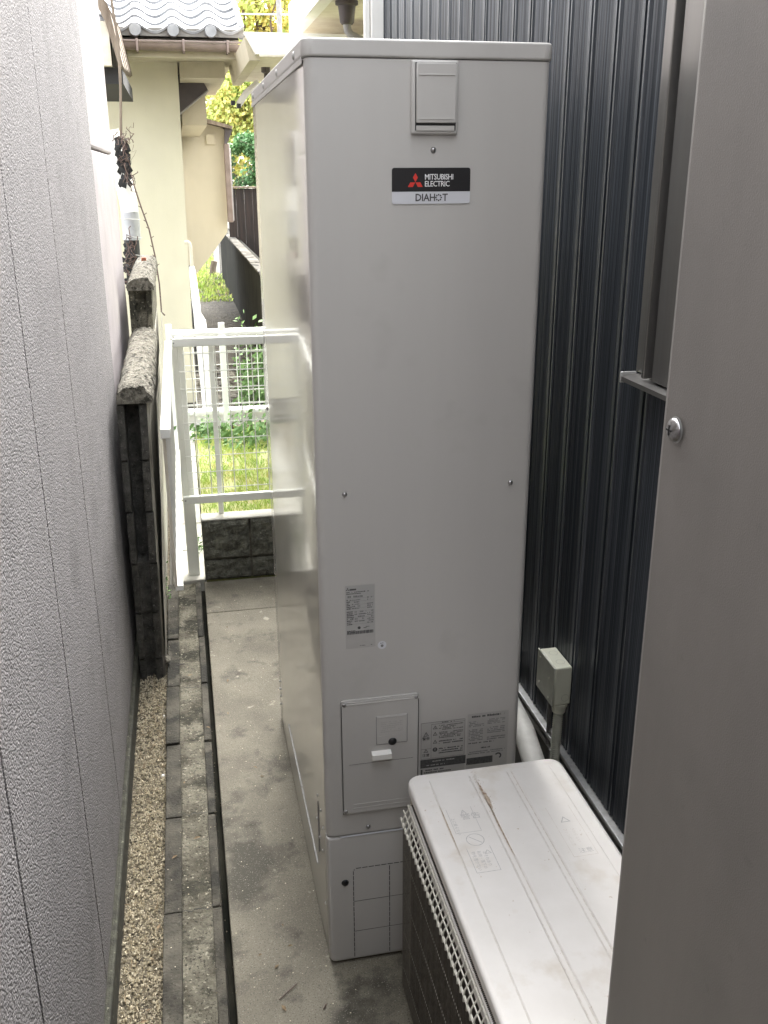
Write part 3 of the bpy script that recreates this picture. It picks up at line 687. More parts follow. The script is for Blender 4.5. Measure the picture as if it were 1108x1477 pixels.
# shell: glossy wrap (side panels) and satin front
def shell(z0, z1, y0, inset):
    A, RG = .0030, .24                       # the sheet bows out slightly behind the front corner
    pts = []
    for i in range(25):
        y = y0+(RG-y0)*i/24; pts.append((X0+inset-A*(1-((RG-y)/RG)**2), y))
    for i in range(1, 9): pts.append((X0+inset-A, RG+(Y1-.01-RG)*i/8))
    pts += [(X0+inset-A+.002, Y1-.004), (X0+inset-A+.006, Y1), (X1-.006-inset, Y1), (X1-inset, Y1-.006), (X1-inset, y0)]
    k = len(pts); vs = [(p[0], p[1], z0) for p in pts]+[(p[0], p[1], z1) for p in pts]
    mb = MB().add(vs, [(i, (i+1) % k, k+(i+1) % k, k+i) for i in range(k)], True)
    return mb.add(vs, [tuple(range(k))[::-1], tuple(range(k, 2*k))])
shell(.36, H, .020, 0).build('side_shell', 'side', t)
# front panel wraps the two corners
def wrap(x0, x1, y, z0, z1, r, depth, brk=0):
    pts = []
    n = 6
    pts.append((x0, y+depth))
    for i in range(n+1): a = math.pi+math.pi/2*i/n; pts.append((x0+r+r*math.cos(a), y+r+r*math.sin(a)))
    for i in range(n+1): a = -math.pi/2+math.pi/2*i/n; pts.append((x1-r+r*math.cos(a), y+r+r*math.sin(a)))
    pts.append((x1, y+depth)); k = len(pts)
    vs = [(px, py, z0) for px, py in pts]+[(px, py, z1) for px, py in pts]
    mb = MB(); mb.add(vs, [(i, (i+1) % k, k+(i+1) % k, k+i) for i in range(k)], True)
    mb.add(vs, [tuple(range(k))[::-1], tuple(range(k, 2*k))]); return mb
wrap(X0-.0012, X1+.0012, 0, .3595, H, .016, .0195).build('front_panel', 'steel', t)
lc = MB()
# lower cover with rounded bottom corners (front view outline)
out = []
rr = .014
for i in range(6): a = math.pi+math.pi/2*i/5; out.append((X0-.001+rr+rr*math.cos(a), .006+rr+rr*math.sin(a)))
for i in range(6): a = -math.pi/2+math.pi/2*i/5; out.append((X1+.001-rr+rr*math.cos(a), .006+rr+rr*math.sin(a)))
out += [(X1+.001, .354), (X0-.001, .354)]
bm = bmesh.new(); vv = [bm.verts.new((p[0], 0, p[1])) for p in out]; f = bm.faces.new(vv)
ex = bmesh.ops.extrude_face_region(bm, geom=[f]); 
for v in [e for e in ex['geom'] if isinstance(e, bmesh.types.BMVert)]: v.co.y += .024
bm.normal_update()
es = [e for e in bm.edges if all(abs(v.co.y) < 1e-6 for v in e.verts)]
bmesh.ops.bevel(bm, geom=es, offset=.008, segments=4, profile=.5, affect='EDGES')
bm.verts.index_update(); lc.add([v.co for v in bm.verts], [[v.index for v in f.verts] for f in bm.faces], True); bm.free()
lc.build('lower_cover', 'steel', t)
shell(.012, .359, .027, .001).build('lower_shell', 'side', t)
MB().box(X0+.02, X1-.02, .06, Y1-.03, .0005, .0115).build('base_frame', 'dark', t)
# lid
ld = MB().rbox(X0-.0055, X1+.004, -.003, Y1+.004, 1.9135, 1.942, .004, 3, vert=.018).build('lid', 'steel', t)
MB().rbox(X0-.0055, X0-.0032, .018, Y1, 1.903, 1.9132, .0008).build('lid_skirt', 'steel', ld)
for y in (.108, .408, .712, 1.023): screw('rivet', (X0-.0055, y, 1.925), (-1,0,0), ld, .007, .004, 'steel')
# side seams and rivets
MB().tube([(X0-.0032, .80, .150), (X0-.0028, .175, .150)], .0018, 6).build('seam_bead', 'bright_alu', t)
MB().tube([(X0-.0024, .135, .357), (X0-.0024, .135, .215)], .0014, 6).build('seam_bead', 'pipegrey', t)
for (y, z) in ((.80,.152),(.484,.152),(.175,.150),(.132,.375),(.159,.291),(.087,.366),(.05,.345),(.117,.27),(.07,.268),(.045,.141),(1.085,.145),(1.088,.115),(1.075,.095),(1.08,.062)):
    screw('rivet', (X0-.0018, y, z), (-1,0,0), t, .0042, .0030, 'bright_alu')
screw('rivet', (X0, 1.08, 1.07), (-1,0,0), t, .007, .005, 'brown')
# upper port cover
pf = MB().rbox(.1785, .2615, -.009, .001, 1.794, 1.911, .004, 3).build('port_frame', 'steel', t)
MB().box(.1850, .2570, -.0094, -.0088, 1.800, 1.9068).build('port_recess', 'black', pf)
MB().rbox(.1860, .2562, -.0145, -.0096, 1.812, 1.9062, .002, 2).build('port_lid', 'steel', pf)
MB().rbox(.190, .252, -.0157, -.0143, 1.8865, 1.8885, .0005).build('port_rib', 'steel', pf)
MB().rbox(.190, .252, -.0157, -.0143, 1.8175, 1.8195, .0005).build('port_rib', 'steel', pf)
MB().rbox(.1865, .2545, -.0112, -.0096, 1.7995, 1.808, .001).build('port_ledge', 'steel', pf)
for (x, z) in ((.22,1.769),(.052,1.148),(.387,1.149),(.091,.373)): screw('screw', (x, -.0003, z), (0,-1,0), t, .0052, .004)
screw('plug', (.037, -.0005, .23), (0,-1,0), t, .0085, .004, 'black')
# badge
def rrect(x0, x1, z0, z1, r, top=True, bot=True):
    p = []
    def c(cx, cz, a0): 
        for i in range(5): a = a0+math.pi/2*i/4; p.append((cx+r*math.cos(a), cz+r*math.sin(a)))
    if bot: c(x0+r, z0+r, math.pi); c(x1-r, z0+r, 1.5*math.pi)
    else: p.extend([(x0, z0), (x1, z0)])
    if top: c(x1-r, z1-r, 0); c(x0+r, z1-r, math.pi/2)
    else: p.extend([(x1, z1), (x0, z1)])
    return p
bd = MB().prism(rrect(.146, .288, 1.7005, 1.740, .004, True, False), (-.0016, -.0001)).build('badge', 'black', t)
MB().prism(rrect(.146, .288, 1.680, 1.7003, .004, False, True), (-.0016, -.0001)).build('badge_strip', 'silver', bd)
text('MITSUBISHI', .0131, .2045, -.0017, 1.7205, bd, 'lettering', 'whiteprint', bold=.0001, sx=.86, sp=.92)
text('ELECTRIC', .0131, .2045, -.0017, 1.7090, bd, 'lettering', 'whiteprint', bold=.0001, sx=.86, sp=.92)
text('DIAH', .0172, .1875, -.0019, 1.6848, bd, 'lettering', 'print', bold=.00035, sx=.92, sp=.98)
text('T', .0172, .2375, -.0019, 1.6848, bd, 'lettering', 'print', bold=.00035, sx=.92)
mb = MB()
for k in range(8):
    a = k*math.pi/4; cx, cz = .2305, 1.6903
    mb.prism([(cx+.0050*math.cos(a-.28), cz+.0050*math.sin(a-.28)), (cx+.0062*math.cos(a-.2), cz+.0062*math.sin(a-.2)), (cx+.0062*math.cos(a+.2), cz+.0062*math.sin(a+.2)), (cx+.0050*math.cos(a+.28), cz+.0050*math.sin(a+.28)), (cx+.0036*math.cos(a+.3), cz+.0036*math.sin(a+.3)), (cx+.0036*math.cos(a-.3), cz+.0036*math.sin(a-.3))], (-.0019, -.0017))
mb.build('gear_letter', 'print', bd)
cx, cz, q = .1880, 1.7160, .0090
mb = MB()
for a in (90, 210, 330):
    d = Vector((math.cos(R(a)), math.sin(R(a)))); 
    l = Vector((math.cos(R(a+30)), math.sin(R(a+30))))*q*.98; r = Vector((math.cos(R(a-30)), math.sin(R(a-30))))*q*.98
    c = Vector((cx, cz)); o_ = c+d*.0002
    mb.prism([tuple(o_), tuple(o_+r), tuple(o_+l+r), tuple(o_+l)], (-.0019, -.0017))
mb.build('logo', 'red', bd)
# data plate sticker
def fineprint(x0, x1, z0, z1, rows, y, parent, m='greyprint', seed=0, gap=.18, hh=.55, cell=.0016):
    rr_ = random.Random(seed); mb = MB(); dz = (z1-z0)/rows
    for k in range(rows):
        z = z1-(k+.8)*dz; x = x0; end = x1 if rr_.random() < .6 else x0+(x1-x0)*rr_.uniform(.5, .95)
        while x < end:
            l = rr_.uniform(.6, 2.4)*cell
            if rr_.random() > gap: mb.box(x, min(x+l, end), y, y+.0001, z, z+dz*hh*rr_.uniform(.8, 1.1))
            x += l+cell*.35
    return mb.build('small_print', m, parent)
st = MB().prism(rrect(.049, .1105, .815, .956, .001), (-.0004, -.0001)).build('data_sticker', 'clearsticker', t)
MB().prism(rrect(.0505, .109, .8475, .9545, .001), (-.0006, -.00045)).build('data_panel', 'sticker', st)
mb = MB()
for a in (90, 210, 330):
    qv = .0024; l = Vector((math.cos(R(a+30)), math.sin(R(a+30))))*qv; r = Vector((math.cos(R(a-30)), math.sin(R(a-30))))*qv; c = Vector((.0545, .9475))
    mb.prism([tuple(c), tuple(c+r), tuple(c+l+r), tuple(c+l)], (-.0008, -.0006))
mb.box(.0585, .072, -.0008, -.0007, .9450, .9485)
mb.build('logo', 'print', st)
fineprint(.052, .098, .936, .943, 2, -.0008, st, 'print', 1)
fineprint(.052, .088, .928, .934, 1, -.0008, st, 'greyprint', 2, hh=.7, cell=.002)
fineprint(.052, .062, .903, .926, 6, -.0008, st, 'print', 3, gap=.1)
fineprint(.063, .080, .903, .926, 5, -.0008, st, 'greyprint', 4)
fineprint(.094, .106, .903, .930, 6, -.0008, st, 'greyprint', 5)
fineprint(.052, .066, .868, .900, 8, -.0008, st, 'print', 6, gap=.1)
fineprint(.068, .092, .874, .900, 5, -.0008, st, 'greyprint', 7)
fineprint(.094, .107, .870, .900, 7, -.0008, st, 'greyprint', 8)
mb = MB()
for k in range(9): mb.box(.052, .107, -.00075, -.00065, .870+k*.0072, .8703+k*.0072)
mb.build('ruled_lines', 'greyprint', st)
MB().dome((.077, -.0006, .861), (0,-1,0), .0032, .0002, 14, 1).build('stamp', 'print', st)
fineprint(.084, .098, .859, .864, 2, -.0008, st, 'print', 9); fineprint(.052, .069, .850, .857, 2, -.0008, st, 'print', 10, gap=.05)
mb = MB(); x = .052; rb = random.Random(4)
while x < .106: l = rb.uniform(.0004, .0014); mb.box(x, x+l, -.0009, -.0007, .8475, .8545); x += l+rb.uniform(.0003, .0009)
mb.build('barcode', 'print', st)
fineprint(.078, .106, .819, .822, 1, -.0006, st, 'greyprint', 12)
sk = MB().dome((.1245, -.0001, .8165), (0,-1,0), .0092, .0005, 20, 1).build('round_seal', 'silver', t)
MB().dome((.1245, -.0006, .8150), (0,-1,0), .0032, .0002, 8, 1).build('seal_mark', 'greyprint', sk)
text('A.T.', .0045, .1205, -.0009, .8195, sk, 'lettering', 'print')
# inspection door
dr = MB().prism(rrect(.034, .203, .4150, .6965, .006), (-.0045, -.0001)).build('inspection_door', 'steel', t)
MB().rbox(.0365, .2005, -.0068, -.0045, .4175, .6940, .002, 2).build('door_plate', 'steel', dr)
for q_ in ((.046, .192, -.0080, -.0066, .6865, .6888), (.058, .19, -.0076, -.0066, .4395, .4408), (.058, .19, -.0076, -.0066, .4300, .4311)): MB().rbox(*q_, .0004).build('door_rib', 'steel', dr)
MB().box(.035, .036, -.0070, -.0046, .418, .694).box(.2008, .2018, -.0070, -.0046, .418, .694).box(.05, .19, -.0072, -.0066, .5415, .5419).build('door_shadow_gap', 'dark', dr)
for (x, z) in ((.0415,.6885),(.1965,.6895),(.0415,.4245)):
    MB().dome((x, -.0069, z), (0,-1,0), .0072, .0006, 16, 1).build('screw_seat', 'steel', dr)
    screw('screw', (x, -.0075, z), (0,-1,0), dr, .0042, .0025)
pw = MB().rbox(.110, .176, -.0080, -.0068, .5850, .6530, .001).build('inner_plate', 'steel', dr)
MB().box(.1095, .1102, -.0081, -.0068, .585, .653).box(.1762, .1769, -.0081, -.0068, .585, .653).box(.110, .176, -.0081, -.0068, .5842, .5848).build('plate_outline', 'greyprint', pw)
MB().rbox(.112, .174, -.0092, -.0079, .6490, .6510, .0005).rbox(.114, .172, -.0086, -.0079, .6040, .6048, .0003).build('plate_rib', 'steel', pw)
fineprint(.119, .166, .612, .640, 6, -.0082, pw, 'clearsticker', 21, cell=.002)
MB().dome((.1445, -.0076, .5885), (0,-1,0), .0095, .004, 18, 3).build('black_plug', 'black', dr)
MB().prism([(-.020,.5660),(-.0065,.5695),(-.0065,.5480),(-.010,.5470),(-.020,.5540)], (.0985, .1405), 'x').build('handle', 'white', dr)
# warning stickers
wl = MB().prism(rrect(.208, .308, .447, .620, .002), (-.0004, -.0001)).build('warning_sticker', 'clearsticker', t)
mb = MB()
for (a, b, c, d) in ((.209,.307,.6185,.6190),(.209,.307,.5290,.5295),(.209,.2095,.5290,.619),(.3065,.307,.529,.619),(.2315,.232,.529,.614),(.209,.2315,.5535,.554),(.232,.307,.6135,.614)): mb.box(a, b, -.0006, -.00045, c, d)
mb.build('frame_lines', 'print', wl)
def tri(cx, cz, r, y=-.0007):
    p = [(cx, cz+r), (cx-r*.9, cz-r*.6), (cx+r*.9, cz-r*.6)]; q = [(cx, cz+r*.66), (cx-r*.6, cz-r*.42), (cx+r*.6, cz-r*.42)]
    mb = MB()
    for i in range(3): mb.prism([p[i], p[(i+1) % 3], q[(i+1) % 3], q[i]], (y, y+.0002))
    mb.box(cx-r*.08, cx+r*.08, y, y+.0002, cz-r*.15, cz+r*.4).box(cx-r*.08, cx+r*.08, y, y+.0002, cz-r*.35, cz-r*.2); return mb
for (x, z, r) in ((.2203,.590,.0068),(.2203,.5485,.0060),(.2405,.6050,.0058),(.2405,.5890,.0058),(.2405,.5690,.0058)): tri(x, z, r).build('warning_triangle', 'print', wl)
text('警告', .0085, .2118, -.0006, .5770, wl, 'lettering', 'print'); text('注意', .0085, .2118, -.0006, .5350, wl, 'lettering', 'print')
MB().dome((.2405, -.0006, .550), (0,-1,0), .0055, .0002, 18, 1).build('notice_dot', 'print', wl)
MB().box(.2398, .2412, -.0011, -.0009, .548, .5535).build('dot_mark', 'clearsticker', wl)
for (z0, z1, n_, s_) in ((.597,.611,4,31),(.577,.594,5,32),(.562,.573,2,33),(.538,.554,3,34)): fineprint(.2490, .3030, z0, z1, n_, -.0006, wl, 'print', s_)
fineprint(.255, .285, .6145, .6185, 1, -.0006, wl, 'print', 35)
MB().box(.208, .3105, -.0007, -.00045, .5060, .5270).build('black_band', 'print', wl)
fineprint(.235, .285, .5190, .5235, 1, -.0009, wl, 'sticker', 36); fineprint(.222, .298, .5100, .5140, 1, -.0009, wl, 'sticker', 37)
MB().box(.209, .213, -.0007, -.00045, .47, .5025).build('side_band', 'print', wl)
fineprint(.216, .280, .472, .503, 5, -.0006, wl, 'print', 38)
wl2 = MB().prism(rrect(.3125, .406, .447, .628, .002), (-.0004, -.0001)).build('instruction_sticker', 'clearsticker', t)
fineprint(.320, .396, .617, .623, 1, -.0006, wl2, 'print', 41, hh=.8)
fineprint(.316, .350, .595, .610, 4, -.0006, wl2, 'greyprint', 42); fineprint(.358, .398, .598, .612, 4, -.0006, wl2, 'greyprint', 43)
fineprint(.316, .348, .560, .590, 8, -.0006, wl2, 'greyprint', 44); fineprint(.358, .398, .575, .592, 4, -.0006, wl2, 'greyprint', 45)
fineprint(.316, .400, .552, .557, 1, -.0006, wl2, 'print', 46); fineprint(.358, .400, .558, .568, 2, -.0006, wl2, 'greyprint', 47)
fineprint(.345, .366, .538, .542, 1, -.0006, wl2, 'print', 48, hh=.8); fineprint(.316, .400, .525, .534, 2, -.0006, wl2, 'greyprint', 49)
MB().box(.3125, .3725, -.0007, -.00045, .500, .5170).build('black_band', 'print', wl2)
mb = MB()
for i in range(14):
    a0, a1 = R(-60+i*15), R(-60+(i+1)*15)
    mb.prism([(.385+.008*math.cos(a0), .515+.008*math.sin(a0)), (.385+.008*math.cos(a1), .515+.008*math.sin(a1)), (.385+.0045*math.cos(a1), .515+.0045*math.sin(a1)), (.385+.0045*math.cos(a0), .515+.0045*math.sin(a0))], (-.0007, -.0005))
mb.build('arc_mark', 'print', wl2)
# knock-out lines in lower cover
mb = MB()
def dash(xa, xb, z):
    x = xa
    while x < xb: mb.box(x, min(x+.012, xb), -.0006, .002, z-.0007, z+.0007); x += .0145
def dashv(x, za, zb):
    z = za
    while z < zb: mb.box(x-.0008, x+.0008, -.0006, .002, z, min(z+.012, zb)); z += .0145
dash(.062, .37, .265); dashv(.056, .016, .258); dashv(.139, .016, .262); dashv(.30, .016, .262)
mb.box(.057, .059, -.0006, .002, .2605, .2625)
mb.build('knockout_slot', 'dark', t)
MB().box(.057, .37, -.0004, .001, .1738, .1745).box(.057, .37, -.0004, .001, .0888, .0895).build('knockout_crease', 'dark', t)
MB().box(.028, .40, -.0012, .002, .3528, .3545).build('seam_edge', 'silver', t)

# ================================================================== second tank at the right edge, beside the camera
t2 = thing('water_heater', 'taupe steel cabinet side with one cross head screw, cut off at the right edge', 'water heater', (.415, -1.5, 0))
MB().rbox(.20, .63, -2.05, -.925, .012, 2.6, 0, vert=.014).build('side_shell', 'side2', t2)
MB().box(.22, .61, -2.0, -.96, .0005, .0115).build('base_frame', 'dark', t2)
sn = MB().dome((.1985, -.961, 1.512), (-1,0,0), .0122, .0013, 24, 1).build('screw_washer', 'bright_alu', t2)
MB().dome((.1970, -.961, 1.512), (-1,0,0), .0108, .0052, 28, 6).build('screw', 'screw', t2)
MB().box(.19135, .1917, -.9658, -.9562, 1.5111, 1.5129).box(.19135, .1917, -.9619, -.9601, 1.5072, 1.5168).build('cross_slot', 'black', t2)

# ================================================================== AIR CONDENSER UNIT
ac = thing('condenser_unit', 'white topped outdoor condenser unit with stained lid and wire guard', 'condenser unit', (.31, -.51, 0))
AX0, AX1, AY0, AY1, AZ = .150, .480, -.905, -.108, .570
MB().rbox(AX0+.014, AX1-.006, AY0+.01, AY1-.010, .03, AZ-.042, .004).build('cabinet', 'fin', ac)
MB().rbox(AX0+.008, AX1-.003, AY1-.030, AY1-.006, .03, AZ-.0405, .006).build('end_panel', 'ochre', ac)
lid = MB().rbox(AX0, AX1, AY0, AY1, AZ-.030, AZ, .007, 3, vert=.028).build('lid', 'white_lid', ac)
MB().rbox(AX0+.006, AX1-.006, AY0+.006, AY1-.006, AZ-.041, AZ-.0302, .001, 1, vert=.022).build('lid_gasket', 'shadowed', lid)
# pressed panels on the lid
for (a, b) in ((.192, .276), (.288, .355), (.367, .449)):
    mb = MB(); mb.rbox(a, b, AY0+.04, AY1-.028, AZ-.001, AZ+.0022, .0018, 3); mb.build('pressed_panel', 'white_lid', lid)
for xg in (.2775, .2865, .3562, .3655):
    MB().box(xg-.0011, xg+.0011, AY0+.045, AY1-.03, AZ-.0005, AZ+.0006).build('groove', 'stainsoft', lid)
MB().box(.1902, .1916, AY0+.045, AY1-.05, AZ-.0005, AZ+.0005).build('groove', 'stainsoft', lid)
MB().box(.4495, .4503, AY0+.045, AY1-.05, AZ-.0005, AZ+.0004).build('groove', 'stainsoft', lid)
# dirt: irregular thin patches along the grooves
def blotch(cx, cy, rx, ry, z, seed, m, parent, nm='dirt_stain'):
    vs = [(cx, cy, z)]; n = 26
    for k in range(n):
        a = 2*math.pi*k/n; d = 1+.55*mnoise.noise((math.cos(a)*1.7+seed, math.sin(a)*1.7, seed))
        vs.append((cx+rx*d*math.cos(a), cy+ry*d*math.sin(a), z))
    return MB().add(vs, [(0, 1+k, 1+(k+1) % n) for k in range(n)]).build(nm, m, parent)
blotch(.2870, -.215, .0020, .055, AZ+.0030, 3, 'rust', lid); blotch(.2900, -.225, .0032, .022, AZ+.0032, 5, 'rust', lid)
blotch(.2865, -.31, .0014, .075, AZ+.0030, 6, 'rust', lid); blotch(.1915, -.29, .0011, .07, AZ+.0030, 9, 'rust', lid)
rq = random.Random(5); mb = MB()
for k in range(90):
    x = .287+rq.gauss(0, .004); y = -.205+rq.gauss(0, .045); r = rq.uniform(.0004, .0011); mb.dome((x, y, AZ+.0022), (0,0,1), r, .0003, 5, 1)
for k in range(40):
    x = rq.uniform(.17, .47); y = rq.uniform(-.65, -.12); r = rq.uniform(.0003, .0008); mb.dome((x, y, AZ+.0022), (0,0,1), r, .0003, 5, 1)
mb.build('dirt_speck', 'rust', lid)
# embossed warning marks (read from the left side of the unit)
ZT = AZ+.0023
def ring(cx, cy, r, w_, z, n=30):
    mb = MB(); vs = []
    for k in range(n):
        a = 2*math.pi*k/n; vs += [(cx+r*math.cos(a), cy+r*math.sin(a), z), (cx+(r-w_)*math.cos(a), cy+(r-w_)*math.sin(a), z)]
    mb.add(vs, [(2*k, (2*k+2) % (2*n), (2*k+3) % (2*n), 2*k+1) for k in range(n)]); return mb
mb = ring(.2305, -.331, .0170, .0014, ZT)
mb.add([(.2200,-.3215,ZT),(.2210,-.3205,ZT),(.2410,-.3405,ZT),(.2400,-.3415,ZT)], [(0,1,2,3)])
mb.build('no_step_mark', 'ink', lid)
RotT = Matrix.Rotation(-math.pi/2, 4, 'Z')
text('警告', .020, .222, -.270, ZT, lid, 'lettering', 'ink', rot=Matrix.Identity(4), ext=0)
text('A', .016, .226, -.253, ZT, lid, 'lettering', 'ink', rot=Matrix.Identity(4), ext=0)
text('上に乗らない', .0085, .203, -.262, ZT, lid, 'lettering', 'ink', rot=RotT, ext=0)
text('物を置かない', .0085, .213, -.362, ZT, lid, 'lettering', 'ink', rot=RotT, ext=0)
text('転倒・落下の', .0080, .224, -.362, ZT, lid, 'lettering', 'ink', rot=RotT, ext=0)
text('おそれあり', .0080, .234, -.365, ZT, lid, 'lettering', 'ink', rot=RotT, ext=0)
text('△', .014, .236, -.372, ZT, lid, 'lettering', 'ink', rot=Matrix.Identity(4), ext=0)
def outline(x0, x1, y0, y1, w_, z):
    return MB().box(x0, x0+w_, y0, y1, z-.0001, z).box(x1-w_, x1, y0, y1, z-.0001, z).box(x0+w_, x1-w_, y0, y0+w_, z-.0001, z)
outline(.207, .252, -.418, -.352, .0010, ZT).build('mark_frame', 'ink', lid)
outline(.200, .250, -.3085, -.235, .0008, ZT).build('mark_frame', 'ink', lid)
outline(.390, .437, -.414, -.270, .0010, ZT).build('mark_frame', 'stainsoft', lid)
text('△', .022, .402, -.318, ZT, lid, 'lettering', 'ink', rot=Matrix.Identity(4), ext=0)
text('注意', .014, .405, -.405, ZT, lid, 'lettering', 'ink', rot=Matrix.Identity(4), ext=0)
text('ファンに注意', .0085, .400, -.335, ZT, lid, 'lettering', 'stainsoft', rot=RotT, ext=0)
text('さわらない', .0085, .414, -.335, ZT, lid, 'lettering', 'stainsoft', rot=RotT, ext=0)
# coil fins on the left face
mb = MB(); y = AY1-.036
while y > AY0+.02:
    mb.box(AX0+.004, AX0+.0142, y-.0009, y, .04, AZ-.046); y -= .0037
o = mb.build('coil_fins', 'fin', ac); o['kind'] = 'stuff'
# guard: vertical wires in front of fins, horizontal wires, top return ladder
gd = MB().tube([(AX0-.012, AY1-.012, .478), (AX0-.012, AY0+.01, .478)], .0024, 6).build('wire_guard', 'guard', ac)
MB().tube([(AX0+.001, AY1-.020, .512), (AX0+.001, AY0+.01, .512)], .0022, 6).build('guard_rail', 'guard', gd)
MB().tube([(AX0-.007, AY1-.014, .497), (AX0-.007, AY0+.01, .497)], .0014, 6).build('guard_rail', 'guard', gd)
lad = MB().tube([(.004,0,.521),(.001,0,.512),(-.006,0,.499),(-.0115,0,.4885),(-.0125,0,.478),(-.0125,0,.466)], .0017, 6).mesh('ladder_wire', 'guard')
y = AY1-.03
while y > AY0+.02: inst('ladder_wire', lad, gd, (AX0, y, 0)); y -= .0185
mb = MB(); y = AY1-.03
while y > AY0+.02: mb.tube([(AX0-.0115,y,.466),(AX0-.0115,y,.05)], .0009, 4, False); y -= .0078
o = mb.build('guard_vertical_wires', 'wiredull', gd); o['kind'] = 'stuff'
hwm = MB().tube([(0,0,0),(0,-.76,0)], .0007, 5).mesh('guard_cross_wire', 'guard')
for k in range(4): inst('guard_cross_wire', hwm, gd, (AX0-.0092, AY1-.03, .40-.10*k))
MB().rbox(AX0+.001, AX0+.012, AY0+.01, AY1-.036, .488, AZ-.048, .001).build('drain_strip', 'white_lid', ac)
for x in (AX0+.03, AX1-.06):
    for yy_ in (AY1-.16, AY0+.16): MB().rbox(x, x+.035, yy_-.03, yy_+.03, .0005, .030, .003).build('foot', 'black', ac)

# ================================================================== junction box, conduit, insulated pipe
jb = thing('junction_box', 'ivory electrical junction box fixed to the dark siding', 'junction box', (.63, .28, .53))
MB().rbox(.6045, .6490, .224, .334, .480, .584, .004, 3).build('box', 'ivory', jb)
MB().rbox(.6000, .6042, .222, .336, .478, .586, .002, 2).build('cover', 'conduit', jb)
for (y, z) in ((.25,.545),(.315,.50),(.315,.57),(.25,.49)): screw('screw', (.5998, y, z), (-1,0,0), jb, .003, .0015, 'ivory')
for yk in (.255, .303): 
    r = ring(.629, yk, .0115, .0013, .5846); r.build('knockout_ring', 'conduit', jb)
mb = MB(); vs = []
for k in range(24):
    a = 2*math.pi*k/24; vs += [(.634+.010*math.cos(a), .2236, .500+.010*math.sin(a)), (.634+.0088*math.cos(a), .2236, .500+.0088*math.sin(a))]
mb.add(vs, [(2*k, (2*k+2) % 48, (2*k+3) % 48, 2*k+1) for k in range(24)]); mb.build('knockout_ring', 'conduit', jb)
MB().tube([(.6275,.243,.479),(.6275,.243,.472),(.6275,.243,.4715),(.6275,.243,.452)], [.021,.021,.0185,.0165], 20).build('connector', 'ivory', jb)
cdt = []; crs = []
for k in range(150):
    z = .452-k*.0029; cdt.append((.6275-.012*math.sin(max(0,(.452-z))*2.2), .243-.03*((.452-z)/.45)**2, z)); crs.append(.0128 if k % 2 else .0108)
o = MB().tube(cdt, crs, 14).build('flexible_conduit', 'conduit', None, (.6275,.243,0)); tag(o, 'ribbed beige flexible conduit dropping from the junction box', 'conduit')
o = MB().tube([(.640,.33,.476),(.640,.33,.3)], .006, 8).tube([(.640,.30,.30),(.638,.29,.05)], .008, 8).build('cable', 'pipegrey', None, (.64,.33,.3)); tag(o, 'thin grey cable behind the ribbed conduit below the junction box', 'cable')
o = MB().tube([(.50,1.15,.05),(.53,1.0,.30),(.555,.85,.37),(.56,.6,.392),(.555,.40,.392),(.548,.27,.388),(.535,.15,.365),(.50,.03,.29),(.47,-.05,.20)], [.028]*9, 18).build('insulated_pipe', 'wrap', None, (.55,.4,.05)); tag(o, 'thick white taped insulated pipe between the water heater and condenser unit', 'pipe')

# ================================================================== vegetation
def blades(name, n, xr, yr, hr_, m, seed, z=0, wd=.004, clump=0):
    rg = random.Random(seed); vs = []; fs = []
    for i in range(n):
        x, y = rg.uniform(*xr), rg.uniform(*yr)
        if mnoise.noise((x*3, y*2, seed)) < -.25+clump and rg.random() < .7: continue
        h = rg.uniform(*hr_)*(.6+.9*max(0, mnoise.noise((x*4, y*3, 9))+.3)); a = rg.uniform(0, 6.28); l = rg.uniform(.1, .9)*h
        dx, dy = math.cos(a), math.sin(a); px, py = -dy*wd/2, dx*wd/2; k = len(vs)
        vs += [(x-px, y-py, z), (x+px, y+py, z), (x+dx*l*.4+px*.7, y+dy*l*.4+py*.7, z+h*.65), (x+dx*l, y+dy*l, z+h)]
        fs += [(k, k+1, k+2), (k, k+2, k+3)]
    return tag(MB().add(vs, fs).build(name, m), kind='stuff')
blades('grass', 26000, (-.2, 1.6), (2.6, 5.0), (.015, .045), 'grass', 1)
blades('grass', 5000, (-.1, .49), (12.5, 24), (.03, .09), 'grass', 2, wd=.012)
def leafplant(name, label, c, n, sx, sy, sz, m, seed, r=.02):
    rg = random.Random(seed); mb = MB()
    for i in range(n):
        p = Vector((c[0]+rg.gauss(0, sx), c[1]+rg.gauss(0, sy), c[2]+abs(rg.gauss(0, sz)))); q = rg.uniform(.5, 1)*r
        nn = Vector((rg.gauss(0,1), rg.gauss(0,1)-.5, rg.gauss(0,1)+1)).normalized(); a = nn.orthogonal().normalized(); b = nn.cross(a)
        mb.add([p-a*q, p-b*q*.5, p+a*q, p+b*q*.5], [(0,1,2,3)])
    o = mb.build(name, m, None, c)
    return tag(o, label, 'plant')
leafplant('weed', 'leafy green weeds spilling over the grass by the back fence', (.30, 4.7, .0), 900, .22, .14, .07, 'weed', 5, .03)
leafplant('weed', 'low weed clump at the left end of the back fence', (-.12, 4.9, .0), 260, .07, .06, .05, 'weed', 6, .025)
leafplant('weed', 'tuft of leaves growing between the fence post and the dark block wall', (-.245, 2.75, -.01), 70, .018, .04, .03, 'weed', 7, .012)
leafplant('weed', 'small green leaves in the gap between the streaked wall and the kerb', (-.375, 2.05, .06), 26, .006, .03, .06, 'weed', 17, .012)
leafplant('bush', 'green creeper bush growing up behind the back fence', (.42, 5.9, .0), 1100, .10, .15, .22, 'weed', 8, .035)
leafplant('bush', 'slim leafy sapling right of the back fence post', (.20, 5.75, .0), 220, .03, .05, .24, 'weed', 9, .03)
mb = MB()
